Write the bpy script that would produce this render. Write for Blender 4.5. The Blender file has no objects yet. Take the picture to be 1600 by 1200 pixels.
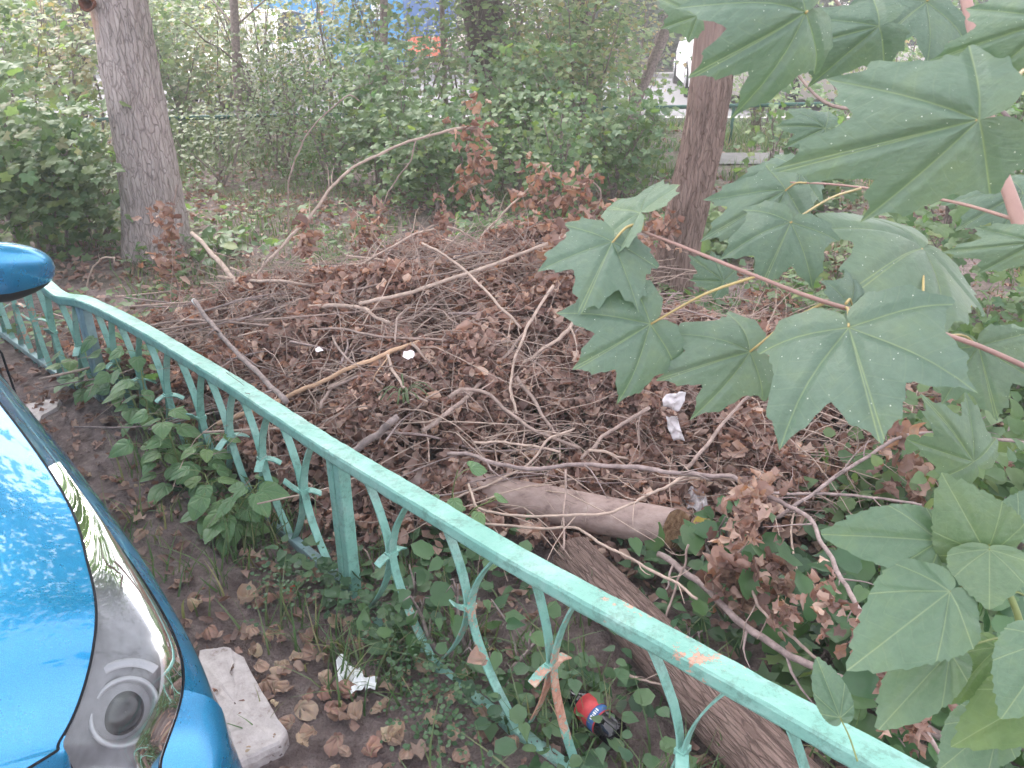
import bpy, math, random
import numpy as np
from mathutils import Vector, Matrix, noise
random.seed(7); rng = np.random.default_rng(7)
SC = bpy.context.scene
COL = SC.collection
R = math.radians
# ---------------------------------------------------------------- camera, sky, sun, exposure
PITCH, FPX, EYE = R(25.5), 1256.0, 1.6
cam = bpy.data.cameras.new('camera'); cam.sensor_width = 36; cam.lens = FPX / 1600 * 36
cam.clip_start = .02; cam.clip_end = 600
camo = bpy.data.objects.new('camera', cam); COL.objects.link(camo)
camo.location = (0, 0, EYE); camo.rotation_euler = (R(90) - PITCH, 0, 0)
SC.camera = camo
cam.dof.use_dof = True; cam.dof.focus_distance = 2.6; cam.dof.aperture_fstop = 20.0
W = bpy.data.worlds.new('World'); SC.world = W; W.use_nodes = True
SUN_EL, SUN_AZ = R(52), R(-35)
nt = W.node_tree; bg = nt.nodes['Background']
sky = nt.nodes.new('ShaderNodeTexSky'); sky.sky_type = 'NISHITA'; sky.sun_disc = False
sky.sun_elevation = SUN_EL; sky.sun_rotation = SUN_AZ; sky.air_density = 1.0; sky.dust_density = 3.0; sky.ozone_density = 1.0
hs = nt.nodes.new('ShaderNodeHueSaturation'); hs.inputs['Saturation'].default_value = .30; hs.inputs['Value'].default_value = 1.0
nt.links.new(sky.outputs[0], hs.inputs['Color']); nt.links.new(hs.outputs[0], bg.inputs['Color'])
bg.inputs['Strength'].default_value = .15
sl = bpy.data.lights.new('sun', 'SUN'); sl.energy = 1.2; sl.angle = R(25); sl.color = (1, .93, .90)
so = bpy.data.objects.new('sun', sl); COL.objects.link(so)
# direction towards the sun: azimuth measured from +Y towards +X
sd = Vector((math.sin(SUN_AZ) * math.cos(SUN_EL), math.cos(SUN_AZ) * math.cos(SUN_EL), math.sin(SUN_EL)))
so.rotation_euler = sd.to_track_quat('Z', 'Y').to_euler()
SC.view_settings.view_transform = 'Standard'; SC.view_settings.look = 'None'
SC.view_settings.exposure = 2.5; SC.view_settings.gamma = 1; SC.view_settings.use_curve_mapping = False
SC.cycles.volume_bounces = 1; SC.cycles.max_bounces = 6; SC.cycles.transparent_max_bounces = 8

# ---------------------------------------------------------------- photo pixel -> place in the world
cs, sn = math.cos(PITCH), math.sin(PITCH)
def ray(px, py):
    a = (px - 800) / FPX; b = (600 - py) / FPX
    return Vector((a, cs + b * sn, -sn + b * cs))
def P(px, py, z=0.0):
    d = ray(px, py); t = (z - EYE) / d.z
    return Vector((t * d.x, t * d.y, z))
def PY(px, py, Y):
    d = ray(px, py); t = Y / d.y
    return Vector((t * d.x, Y, EYE + t * d.z))
def PD(px, py, depth):
    return Vector((0, 0, EYE)) + ray(px, py) * depth
def depth_of(p): return p.y * cs - (p.z - EYE) * sn
def pxsize(p): return depth_of(p) / FPX      # metres per photo pixel at p

# pile of brushwood: a height field
def _g(x, y, cx, cy, sx, sy, a):
    return a * np.exp(-((x - cx) / sx) ** 2 - ((y - cy) / sy) ** 2)
def hp(x, y):
    h = (_g(x, y, .05, 3.5, 1.05, .75, .40) + _g(x, y, -1.1, 3.3, .8, .75, .20) + _g(x, y, .85, 2.8, .6, .5, .17)
         + _g(x, y, -.2, 2.75, .8, .3, .13) + _g(x, y, -.42, 2.42, .42, .20, .15) + _g(x, y, .1, 2.3, .3, .12, .08) + _g(x, y, -.3, 4.4, .8, .4, .17) + _g(x, y, .35, 4.35, .42, .3, .12))
    h = h * 1.15 * (1 - .97 * np.exp(-(((x - .90) / .42) ** 4) - ((y - 4.25) / .85) ** 4))
    w = .055 * np.sin(x * 5.1 + 1.3) * np.sin(y * 4.3 + x * 1.7) + .035 * np.sin(x * 9 - y * 7) * np.sin(y * 8 + x * 3)
    return h + np.clip(h * 3, 0, 1) * w
def gz(x, y):
    return .02 * np.sin(x * 1.7 + .4) * np.cos(y * 1.3) + .012 * np.sin(x * 5 + y * 3.1)
def PH(px, py, off):
    d = ray(px, py); t = .8
    while t < 12:
        p = Vector((0, 0, EYE)) + d * t
        if p.z < float(hp(p.x, p.y)) + off: return p
        t += .012
    return P(px, py, off)

# ---------------------------------------------------------------- object helpers
def tag(o, label=None, cat=None, group=None, kind=None):
    if label: o['label'] = label
    if cat: o['category'] = cat
    if group: o['group'] = group
    if kind: o['kind'] = kind
    return o
def link(name, me, mat=None, parent=None, loc=None):
    o = bpy.data.objects.new(name, me); COL.objects.link(o)
    if mat is not None and me is not None and len(me.materials) == 0:
        me.materials.append(mat)
    if mat is not None and me is not None and me.materials[0] != mat:
        o.material_slots[0].link = 'OBJECT'; o.material_slots[0].material = mat
    if parent is not None: o.parent = parent
    if loc is not None: o.location = loc
    return o
def empty(name, loc, label, cat, group=None):
    o = bpy.data.objects.new(name, None); COL.objects.link(o); o.location = loc
    o.empty_display_size = .1
    bpy.context.evaluated_depsgraph_get
    return tag(o, label, cat, group)
def rel(parent, pts):
    l = parent.location
    return [Vector(p) - l for p in pts]
class MB:
    def __init__(s): s.v = []; s.f = []; s.uv = []
    def add(s, vs, fs, uvs=None):
        b = len(s.v); s.v += [tuple(v) for v in vs]
        for i, f in enumerate(fs):
            s.f.append(tuple(b + k for k in f))
            s.uv += [tuple(uvs[k]) for k in f] if uvs else [(0., 0.)] * len(f)
        return s
    def build(s, name, mat, parent=None, smooth=True, origin=None):
        if origin is None and parent is None and s.v:
            a = np.array(s.v); origin = Vector(((a[:, 0].min() + a[:, 0].max()) / 2, (a[:, 1].min() + a[:, 1].max()) / 2, a[:, 2].min()))
        off = Vector(parent.matrix_basis.translation) if parent is not None else (origin or Vector((0, 0, 0)))
        if parent is not None and parent.parent is not None: off = off + parent.parent.location
        vv = np.array(s.v) - np.array(off)
        me = bpy.data.meshes.new(name)
        me.from_pydata(vv.tolist(), [], s.f)
        uvl = me.uv_layers.new(name='UVMap')
        uvl.data.foreach_set('uv', np.array(s.uv, dtype=np.float32).ravel())
        if smooth: me.polygons.foreach_set('use_smooth', [True] * len(s.f))
        me.update()
        o = link(name, me, mat, parent)
        if parent is None: o.location = off
        return o
def catmull(pts, n=6):
    pts = [Vector(p) for p in pts]
    if len(pts) < 3: 
        a, b = pts[0], pts[-1]; return [a.lerp(b, i / n) for i in range(n + 1)]
    out = []
    q = [pts[0] * 2 - pts[1]] + pts + [pts[-1] * 2 - pts[-2]]
    for i in range(1, len(q) - 2):
        a, b, c, d = q[i - 1], q[i], q[i + 1], q[i + 2]
        for k in range(n):
            t = k / n
            out.append(.5 * ((2 * b) + (c - a) * t + (2 * a - 5 * b + 4 * c - d) * t * t + (3 * b - a - 3 * c + d) * t ** 3))
    out.append(pts[-1]); return out
def tube(mb, pts, rad, seg=8, cap=True, rough=0.0, vscale=1.0):
    """rad: list or (r0, r1)"""
    n = len(pts)
    if isinstance(rad, tuple): rad = [rad[0] + (rad[1] - rad[0]) * i / (n - 1) for i in range(n)]
    vs, fs, uv = [], [], []
    t0 = (pts[1] - pts[0]).normalized()
    nrm = t0.cross(Vector((0, 0, 1)));
    if nrm.length < 1e-3: nrm = Vector((1, 0, 0))
    nrm.normalize(); L = 0
    for i in range(n):
        t = (pts[min(i + 1, n - 1)] - pts[max(i - 1, 0)]).normalized()
        nrm = (nrm - t * nrm.dot(t)).normalized(); bn = t.cross(nrm)
        if i: L += (pts[i] - pts[i - 1]).length
        for k in range(seg):
            a = 2 * math.pi * k / seg
            r = rad[i] * (1 + (rough * noise.noise(pts[i] * 30 + Vector((k * 1.7, 0, 0))) if rough else 0))
            vs.append(pts[i] + nrm * (math.cos(a) * r) + bn * (math.sin(a) * r)); uv.append((k / seg, L * vscale))
    for i in range(n - 1):
        for k in range(seg):
            k2 = (k + 1) % seg
            fs.append((i * seg + k, i * seg + k2, (i + 1) * seg + k2, (i + 1) * seg + k))
    if cap:
        fs.append(tuple(range(seg - 1, -1, -1))); fs.append(tuple((n - 1) * seg + k for k in range(seg)))
    mb.add(vs, fs, uv); return mb
def box(mb, c, sx, sy, sz, M=None):
    vs = [Vector((x * sx / 2, y * sy / 2, z * sz / 2)) for x in (-1, 1) for y in (-1, 1) for z in (-1, 1)]
    if M is not None: vs = [M @ v for v in vs]
    c = Vector(c); vs = [v + c for v in vs]
    mb.add(vs, [(0, 1, 3, 2), (4, 6, 7, 5), (0, 4, 5, 1), (2, 3, 7, 6), (0, 2, 6, 4), (1, 5, 7, 3)]); return mb
def tri_mesh(name, V, T, UV=None, smooth=True):
    me = bpy.data.meshes.new(name)
    me.vertices.add(len(V)); me.vertices.foreach_set('co', np.ascontiguousarray(V, np.float32).ravel())
    me.loops.add(len(T) * 3); me.loops.foreach_set('vertex_index', np.ascontiguousarray(T, np.int32).ravel())
    me.polygons.add(len(T)); me.polygons.foreach_set('loop_start', np.arange(0, len(T) * 3, 3, dtype=np.int32))
    if smooth: me.polygons.foreach_set('use_smooth', np.ones(len(T), dtype=bool))
    if UV is not None:
        u = me.uv_layers.new(name='UVMap'); u.data.foreach_set('uv', UV[T.ravel()].astype(np.float32).ravel())
    me.update(calc_edges=True); me.validate(); return me
def rotmats(N, tilt, yaw=None, base=None, spread_up=True):
    """random frames: z axis tilted from up by |N(0,tilt)|, random spin"""
    n = len(N) if hasattr(N, '__len__') else N
    th = np.abs(rng.normal(0, tilt, n)); ph = rng.uniform(0, 2 * np.pi, n)
    z = np.stack([np.sin(th) * np.cos(ph), np.sin(th) * np.sin(ph), np.cos(th)], 1)
    if base is not None: z = z + base; z /= np.linalg.norm(z, axis=1, keepdims=True)
    s = rng.uniform(0, 2 * np.pi, n) if yaw is None else yaw
    a = np.stack([np.cos(s), np.sin(s), np.zeros(n)], 1)
    x = a - z * (a * z).sum(1, keepdims=True); x /= np.linalg.norm(x, axis=1, keepdims=True) + 1e-9
    y = np.cross(z, x)
    return np.stack([x, y, z], 2)      # columns = axes
def scatter(name, temps, Pos, Rm, S, mat, parent=None, mesh_only=False):
    n = len(Pos); ch = rng.integers(0, len(temps), n)
    Vs, Ts, Us = [], [], []; b = 0
    off = np.zeros(3)
    if parent is not None: off = np.array(parent.location)
    for k, (tv, tt, tu) in enumerate(temps):
        m = ch == k; c = int(m.sum())
        if not c: continue
        sc_ = S[m][:, None, None] if S.ndim == 1 else S[m][:, None, :]
        v = np.einsum('nij,nkj->nki', Rm[m], tv[None] * sc_) + Pos[m][:, None, :] - off
        t = tt[None] + (np.arange(c) * len(tv))[:, None, None] + b
        Vs.append(v.reshape(-1, 3)); Ts.append(t.reshape(-1, 3)); Us.append(np.tile(tu, (c, 1))); b += c * len(tv)
    me = tri_mesh(name, np.concatenate(Vs), np.concatenate(Ts), np.concatenate(Us))
    if mesh_only: return me
    return link(name, me, mat, parent)

# ---------------------------------------------------------------- materials
def mat(name, rough=.6, spec=.5):
    m = bpy.data.materials.new(name); m.use_nodes = True
    b = m.node_tree.nodes['Principled BSDF']; b.inputs['Roughness'].default_value = rough
    b.inputs['Specular IOR Level'].default_value = spec
    return m, m.node_tree, b
def N(nt, t, **kw):
    n = nt.nodes.new(t)
    for k, v in kw.items(): setattr(n, k, v)
    return n
def ramp(nt, fac, cols, interp='LINEAR'):
    r = N(nt, 'ShaderNodeValToRGB'); r.color_ramp.interpolation = interp
    e = r.color_ramp.elements
    while len(e) < len(cols): e.new(.5)
    for i, c in enumerate(cols):
        if len(c) == 2: p, c = c
        else: p = i / max(1, len(cols) - 1)
        e[i].position = p; e[i].color = (*c, 1) if len(c) == 3 else c
    if fac is not None: nt.links.new(fac, r.inputs[0])
    return r.outputs[0]
def noise_tex(nt, scale, detail=4, rough=.6, coord='Object', dist=0, map_scale=None):
    tc = N(nt, 'ShaderNodeTexCoord'); out = tc.outputs[coord]
    if map_scale:
        mp = N(nt, 'ShaderNodeMapping'); mp.inputs['Scale'].default_value = map_scale
        nt.links.new(out, mp.inputs[0]); out = mp.outputs[0]
    n = N(nt, 'ShaderNodeTexNoise'); n.inputs['Scale'].default_value = scale; n.inputs['Detail'].default_value = detail
    n.inputs['Roughness'].default_value = rough; n.inputs['Distortion'].default_value = dist
    nt.links.new(out, n.inputs['Vector']); return n
def mix(nt, f, a, b, mode='MIX'):
    m = N(nt, 'ShaderNodeMix', data_type='RGBA', blend_type=mode)
    for s, v in ((0, f), (6, a), (7, b)):
        if hasattr(v, 'is_linked') or hasattr(v, 'links'): nt.links.new(v, m.inputs[s])
        elif s == 0: m.inputs[0].default_value = v
        else: m.inputs[s].default_value = (*v, 1) if len(v) == 3 else v
    return m.outputs[2]
def bump(nt, b, h, strength=.3, dist=.01):
    bp = N(nt, 'ShaderNodeBump'); bp.inputs['Strength'].default_value = strength; bp.inputs['Distance'].default_value = dist
    nt.links.new(h, bp.inputs['Height']); nt.links.new(bp.outputs[0], b.inputs['Normal']); return bp
def math_(nt, op, a, b=None):
    m = N(nt, 'ShaderNodeMath', operation=op)
    for i, v in enumerate((a, b)):
        if v is None: continue
        if isinstance(v, (int, float)): m.inputs[i].default_value = v
        else: nt.links.new(v, m.inputs[i])
    return m.outputs[0]
def leaf_mat(name, cols, rough=.45, trans=.3, spec=.4, tcol=None, var_scale=None, veins=False, oi=False, spots=False):
    m, nt, b = mat(name, rough, spec)
    if oi: rnd = N(nt, 'ShaderNodeObjectInfo').outputs['Random']
    else: rnd = N(nt, 'ShaderNodeNewGeometry').outputs['Random Per Island']
    c = ramp(nt, rnd, cols)
    n = noise_tex(nt, var_scale or 40, 3, .6)
    c = mix(nt, .5, c, ramp(nt, n.outputs[0], [(.3, (.72, .72, .72)), (.7, (1, 1, 1))]), 'MULTIPLY')
    h = n.outputs[0]
    if veins:
        uv = N(nt, 'ShaderNodeUVMap'); sx = N(nt, 'ShaderNodeSeparateXYZ'); nt.links.new(uv.outputs[0], sx.inputs[0])
        ang = math_(nt, 'ABSOLUTE', math_(nt, 'ARCTAN2', sx.outputs[0], sx.outputs[1]))
        rad = math_(nt, 'SQRT', math_(nt, 'ADD', math_(nt, 'POWER', sx.outputs[0], 2), math_(nt, 'POWER', sx.outputs[1], 2)))
        best = None
        for v in veins:
            d = math_(nt, 'ABSOLUTE', math_(nt, 'SUBTRACT', ang, v))
            best = d if best is None else math_(nt, 'MINIMUM', best, d)
        w = math_(nt, 'MULTIPLY', best, rad)                     # distance from the vein, in leaf lengths
        vein = ramp(nt, w, [(.0, (1, 1, 1)), (.003, (.8, .8, .8)), (.0085, (0, 0, 0))])
        # side veins: chevrons branching off the main ones
        q = math_(nt, 'ADD', math_(nt, 'MULTIPLY', rad, 46), math_(nt, 'MULTIPLY', best, -22))
        sv = ramp(nt, math_(nt, 'SINE', q), [(.93, (0, 0, 0)), (1, (.12, .12, .12))])
        vv = mix(nt, 1, vein, sv, 'LIGHTEN')
        c = mix(nt, math_(nt, 'MULTIPLY', vv, .6), c, (.30, .37, .2)); h = math_(nt, 'SUBTRACT', n.outputs[0], math_(nt, 'MULTIPLY', vv, .8))
        pn = noise_tex(nt, 2.3, 3, .6); c = mix(nt, .55, c, ramp(nt, pn.outputs[0], [(.35, (.72, .80, .74)), (.5, (1, 1, 1)), (.68, (1.2, 1.12, .86))]), 'MULTIPLY')
    if spots:
        vo = N(nt, 'ShaderNodeTexVoronoi'); vo.inputs['Scale'].default_value = 26; vo.inputs['Randomness'].default_value = 1
        tc = N(nt, 'ShaderNodeTexCoord'); nt.links.new(tc.outputs['Object'], vo.inputs['Vector'])
        oo = N(nt, 'ShaderNodeSeparateColor'); nt.links.new(vo.outputs['Color'], oo.inputs[0])
        thr = math_(nt, 'MULTIPLY', math_(nt, 'GREATER_THAN', oo.outputs[0], .80), .10)
        sp = math_(nt, 'LESS_THAN', math_(nt, 'ADD', vo.outputs['Distance'], math_(nt, 'MULTIPLY', math_(nt, 'SUBTRACT', n.outputs[0], .5), .1)), thr)
        c = mix(nt, sp, c, (.75, .77, .73))
    nt.links.new(c, b.inputs['Base Color'])
    bump(nt, b, h, .35, .004)
    if trans:
        tr = N(nt, 'ShaderNodeBsdfTranslucent'); mx = N(nt, 'ShaderNodeMixShader'); mx.inputs[0].default_value = trans
        tc2 = mix(nt, 1, c, tcol or (1.3, 1.5, .7), 'MULTIPLY'); nt.links.new(tc2, tr.inputs[0])
        nt.links.new(b.outputs[0], mx.inputs[1]); nt.links.new(tr.outputs[0], mx.inputs[2])
        nt.links.new(mx.outputs[0], nt.nodes['Material Output'].inputs[0])
    return m
def plain(name, col, rough=.6, spec=.5, metal=0, nscale=None, amt=.4, bs=0, bd=.01, map_scale=None, cols=None, detail=4):
    m, nt, b = mat(name, rough, spec); b.inputs['Metallic'].default_value = metal
    b.inputs['Base Color'].default_value = (*col, 1)
    if nscale:
        n = noise_tex(nt, nscale, detail, .65, map_scale=map_scale)
        if cols: c = ramp(nt, n.outputs[0], cols)
        else: c = mix(nt, amt, col, ramp(nt, n.outputs[0], [(.3, (.35, .35, .35)), (.7, (1.25, 1.25, 1.25))]), 'MULTIPLY')
        nt.links.new(c, b.inputs['Base Color'])
        if bs: bump(nt, b, n.outputs[0], bs, bd)
    return m
M = {}
M['maple'] = leaf_mat('maple_leaf_green', [(.115, .175, .13), (.13, .195, .145), (.15, .215, .15)], .46, .25, .5, veins=[0.02, .80, 1.68], oi=True, spots=True, var_scale=14)
M['poplar'] = leaf_mat('poplar_leaf_green', [(.10, .175, .115), (.115, .19, .125), (.14, .21, .12)], .42, .25, .5, veins=[0.0, .62, 1.2], oi=True, var_scale=14)
M['green'] = leaf_mat('shrub_leaf_green', [(.08, .15, .065), (.13, .20, .09), (.17, .24, .12), (.10, .18, .10), (.21, .26, .09)], .5, .4)
M['palegreen'] = leaf_mat('shrub_leaf_pale', [(.12, .19, .11), (.19, .26, .13), (.28, .34, .18), (.14, .22, .13), (.34, .31, .2)], .5, .4)
M['olive'] = leaf_mat('shrub_leaf_olive', [(.08, .13, .06), (.15, .19, .09), (.20, .23, .13), (.11, .16, .07)], .55, .3)
M['autumn'] = leaf_mat('shrub_leaf_autumn', [(.16, .22, .10), (.26, .28, .13), (.42, .29, .18), (.14, .2, .1), (.40, .34, .18), (.16, .24, .1)], .55, .35)
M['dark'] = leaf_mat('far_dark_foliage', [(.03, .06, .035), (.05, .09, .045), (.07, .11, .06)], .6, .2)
M['dead'] = leaf_mat('withered_leaf_brown', [(.13, .082, .075), (.31, .20, .175), (.50, .35, .295), (.2, .125, .11), (.37, .245, .21), (.68, .50, .41), (.25, .16, .14), (.42, .27, .22), (.15, .10, .09)], .65, .25, .25, tcol=(1.3, .8, .5), var_scale=60)
M['litter'] = leaf_mat('fallen_leaf_tan', [(.20, .13, .115), (.33, .22, .185), (.27, .17, .15), (.42, .30, .24), (.2, .14, .125), (.35, .23, .19)], .7, .15, .25, tcol=(1.3, .8, .5), var_scale=60)
M['deadoi'] = leaf_mat('withered_leaf_single', [(.20, .12, .10), (.34, .22, .17), (.46, .31, .23), (.28, .17, .14), (.40, .26, .2)], .6, .28, .3, tcol=(1.3, .8, .5), var_scale=60, oi=True, veins=[0.02, .8])
M['fallen'] = leaf_mat('fallen_leaf_single', [(.33, .21, .175), (.44, .32, .25), (.38, .24, .2), (.55, .43, .31), (.28, .18, .155), (.36, .2, .165)], .6, .12, .3, tcol=(1.3, .8, .5), var_scale=50, oi=True, veins=[0.0, .62, 1.2])
M['sprout'] = leaf_mat('poplar_sprout_leaf', [(.11, .22, .10), (.14, .26, .12), (.18, .28, .11)], .42, .35, .5, oi=True, veins=[0.0, .62, 1.2], var_scale=14)
M['yellow'] = leaf_mat('yellow_leaf', [(.62, .48, .12), (.62, .48, .12)], .5, .3, .3, var_scale=40)
M['grass'] = leaf_mat('grass_green', [(.06, .12, .05), (.10, .17, .07), (.16, .2, .10), (.08, .15, .07), (.3, .26, .15)], .5, .3)
M['cover'] = leaf_mat('ground_cover_leaf', [(.04, .09, .045), (.06, .13, .06), (.09, .16, .07), (.05, .11, .06)], .42, .25, .45)
M['twig'] = plain('twig_bark', (.34, .25, .22), .75, .3, nscale=30, amt=.7, bs=.4, bd=.004)
M['twigpale'] = plain('pale_twig_bark', (.47, .35, .295), .7, .3, nscale=35, amt=.5, bs=.3, bd=.003)
M['twigtan'] = plain('tan_stick_bark', (.52, .33, .22), .65, .3, nscale=25, amt=.4, bs=.3, bd=.003)
M['twiggrey'] = plain('grey_branch_bark', (.27, .21, .2), .8, .3, nscale=40, amt=.8, bs=.5, bd=.004)
M['twigmauve'] = plain('mauve_branch_bark', (.33, .25, .24), .75, .3, nscale=40, amt=.7, bs=.5, bd=.004)
M['stemgreen'] = plain('green_stem', (.2, .24, .09), .5, .4, nscale=20, amt=.4)
M['stempink'] = plain('pink_sapling_bark', (.36, .22, .19), .55, .4, nscale=30, amt=.3, bs=.15, bd=.002)
M['petiole'] = plain('leaf_stalk', (.42, .32, .13), .45, .5, nscale=20, amt=.3)
M['heartwood'] = plain('cut_wood', (.42, .27, .17), .8, .2, nscale=60, amt=.7, bs=.4, bd=.003)
M['white'] = plain('white_paper', (.8, .8, .82), .7, .3, nscale=20, amt=.12)
M['black'] = plain('black_plastic', (.015, .015, .017), .45, .5)
M['rubber'] = plain('tyre_rubber', (.02, .02, .02), .85, .2, nscale=60, amt=.4)

M['twigmid'] = plain('fine_twig_bark', (.36, .27, .235), .75, .3, nscale=3, amt=.8)
# ================================================================ THE SETTING
def soil_material():
    m, nt, b = mat('soil', .95, .15)
    n1 = noise_tex(nt, 1.3, 5, .6); n2 = noise_tex(nt, 14, 6, .7); n3 = noise_tex(nt, 90, 4, .7)
    c = ramp(nt, n2.outputs[0], [(.3, (.11, .078, .078)), (.5, (.22, .17, .165)), (.72, (.36, .29, .28))])
    c2 = ramp(nt, n2.outputs[0], [(.3, (.07, .10, .045)), (.7, (.15, .16, .08))])
    f = ramp(nt, n1.outputs[0], [(.48, (0, 0, 0)), (.62, (1, 1, 1))])
    sep = N(nt, 'ShaderNodeSeparateXYZ'); g = N(nt, 'ShaderNodeNewGeometry'); nt.links.new(g.outputs['Position'], sep.inputs[0])
    far = N(nt, 'ShaderNodeMapRange'); far.inputs[1].default_value = 3.5; far.inputs[2].default_value = 7; nt.links.new(sep.outputs[1], far.inputs[0])
    c = mix(nt, math_(nt, 'MULTIPLY', f, far.outputs[0]), c, c2)
    nt.links.new(c, b.inputs['Base Color'])
    bump(nt, b, math_(nt, 'ADD', n2.outputs[0], math_(nt, 'MULTIPLY', n3.outputs[0], .6)), 1.0, .04)
    return m
M['soil'] = soil_material()
def build_ground():
    xs = np.concatenate([-np.geomspace(300, 8, 14), np.linspace(-7, 7, 150), np.geomspace(8, 300, 14)])
    ys = np.concatenate([-np.geomspace(300, 2, 10), np.linspace(-1, 12, 150), np.geomspace(12.6, 500, 18)])
    X, Y = np.meshgrid(xs, ys)
    near = np.clip((12.5 - Y) / 2, 0, 1) * np.clip((Y + 2) / 1.5, 0, 1) * np.clip((7.5 - np.abs(X)) / 1, 0, 1)
    Z = gz(X, Y) * near + near * .01 * rng.normal(size=X.shape) + hp(X, Y) * .28 - .012 * (1 - near)
    V = np.stack([X.ravel(), Y.ravel(), Z.ravel()], 1); nx = len(xs); T = []
    i = np.arange(len(ys) - 1)[:, None] * nx + np.arange(nx - 1)[None]
    i = i.ravel(); T = np.concatenate([np.stack([i, i + 1, i + nx + 1], 1), np.stack([i, i + nx + 1, i + nx], 1)])
    tag(link('ground', tri_mesh('ground', V, T, np.stack([X.ravel(), Y.ravel()], 1)), M['soil']), kind='structure')
build_ground()
M['asphalt'] = plain('asphalt_grey', (.15, .147, .155), .85, .3, nscale=12, amt=.25, bs=.3, bd=.01)
M['path'] = plain('path_concrete', (.15, .145, .145), .9, .2, nscale=6, amt=.4, bs=.3, bd=.01)
M['kerb'] = plain('kerb_concrete', (.36, .35, .345), .85, .2, nscale=14, amt=.3, bs=.3, bd=.006)
def sheet(name, x0, x1, y0, y1, z, m):
    mb = MB(); mb.add([(x0, y0, z), (x1, y0, z), (x1, y1, z), (x0, y1, z)], [(0, 1, 2, 3)]); return tag(mb.build(name, m, smooth=False), kind='structure')
sheet('road', -80, 80, 11.9, 19.4, .012, M['asphalt'])
sheet('path', 2.0, 5.2, 8.8, 9.5, .02, M['path'])
k = MB(); box(k, (0, 11.82, .05), 160, .16, .14); tag(k.build('kerb', M['kerb'], smooth=False), kind='structure')
k = MB(); box(k, (0, 19.5, .05), 160, .16, .14); tag(k.build('kerb', M['kerb'], smooth=False), kind='structure')

# ---- green pipe railing along the far road
def paint_green_dark(): return plain('dark_green_paint', (.02, .10, .075), .5, .4, nscale=20, amt=.5)
M['dkgreen'] = paint_green_dark()
g0, g1 = P(340, 183, .45), P(1250, 163, .45)
gd = (g1 - g0).normalized()
root = empty('pipe_railing', (g0.x, g0.y, 0), 'low dark green pipe railing running along the near side of the road', 'railing')
a, b_ = g0 - gd * 8, g1 + gd * 12
mb = MB(); tube(mb, [a, b_], (.024, .024), 8); mb.build('top_pipe', M['dkgreen'], root)
s = 0
while s < (b_ - a).length:
    p = a + gd * s; mb = MB(); tube(mb, [Vector((p.x, p.y, -.1)), Vector((p.x, p.y, .43))], (.02, .02), 8); mb.build('post', M['dkgreen'], root); s += 2.0

# ---- blue kiosk across the road
def text_mesh(name, s, size, m, parent, loc, depth=.004):
    cu = bpy.data.curves.new(name, 'FONT'); cu.body = s; cu.size = size; cu.extrude = depth; cu.align_x = 'LEFT'
    t = bpy.data.objects.new('tmp', cu); COL.objects.link(t)
    bpy.context.view_layer.update()
    me = bpy.data.meshes.new_from_object(t.evaluated_get(bpy.context.evaluated_depsgraph_get()))
    bpy.data.objects.remove(t)
    o = link(name, me, m, parent); o.rotation_euler = (R(90), 0, 0); o.location = Vector(loc) - parent.location
    return o
M['kioskblue'] = plain('kiosk_blue', (.03, .28, .58), .5, .5, nscale=2, amt=.15)
M['kioskdark'] = plain('kiosk_dark_blue', (.04, .13, .36), .5, .5, nscale=2, amt=.15)
M['orange'] = plain('kiosk_orange', (.75, .16, .08), .5, .5)
M['concrete'] = plain('pillar_concrete', (.42, .36, .38), .8, .3, nscale=5, amt=.3)
M['red'] = plain('red_print', (.6, .06, .08), .5, .5)
KY = 20.6
def KX(px, py): return PY(px, py, KY).x
root = empty('kiosk', (KX(560, 60), KY, 0), 'bright blue kiosk wall with white lettering, red heart and orange base seen through the leaves', 'kiosk')
x0, x1, x2 = KX(403, 60), KX(632, 60), KX(705, 60)
mb = MB(); box(mb, ((x0 + x1) / 2, KY + 1.2, 1.55), x1 - x0, 2.4, 2.7); mb.build('blue_wall', M['kioskblue'], root, smooth=False)
mb = MB(); box(mb, ((x1 + x2) / 2, KY + 1.21, 1.9), x2 - x1 - .01, 2.4, 2.1); mb.build('dark_blue_wall', M['kioskdark'], root, smooth=False)
mb = MB(); box(mb, ((x1 + x2) / 2 - .1, KY + 1.2, .62), x2 - x1 - .35, 2.38, .42); mb.build('orange_panel', M['orange'], root, smooth=False)
mb = MB(); box(mb, ((x0 + x2) / 2, KY + 1.2, 2.98), x2 - x0 + .3, 2.7, .12); mb.build('roof', M['concrete'], root, smooth=False)
mb = MB(); box(mb, ((x0 + x2) / 2, KY + 1.25, .1), x2 - x0, 2.3, .2); mb.build('plinth', M['concrete'], root, smooth=False)
mb = MB(); box(mb, (x0 - .12, KY + .3, 1.5), .2, .2, 3.0); mb.build('pillar', M['concrete'], root, smooth=False)
mb = MB(); q = PY(590, 15, KY); box(mb, (q.x, KY - .01, q.z + .3), .28, .03, 1.0); mb.build('white_panel', M['white'], root, smooth=False)
p = PY(446, 25, KY - .02); text_mesh('lettering', 'KIDLCUM', .17, M['white'], root, (p.x, KY - .006, p.z))
for (px, py) in ((432, 62), (440, 60), (447, 58), (454, 58)):
    p = PY(px, py, KY); mb = MB(); box(mb, (p.x, KY - .012, p.z), .035, .02, .22); mb.build('white_bar', M['white'], root, smooth=False)
p = PY(502, 20, KY); mb = MB(); hv = []
for i in range(28):
    t = 2 * math.pi * i / 28; hv.append((p.x + .004 * 16 * math.sin(t) ** 3, p.z + .004 * (13 * math.cos(t) - 5 * math.cos(2 * t) - 2 * math.cos(3 * t) - math.cos(4 * t))))
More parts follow.
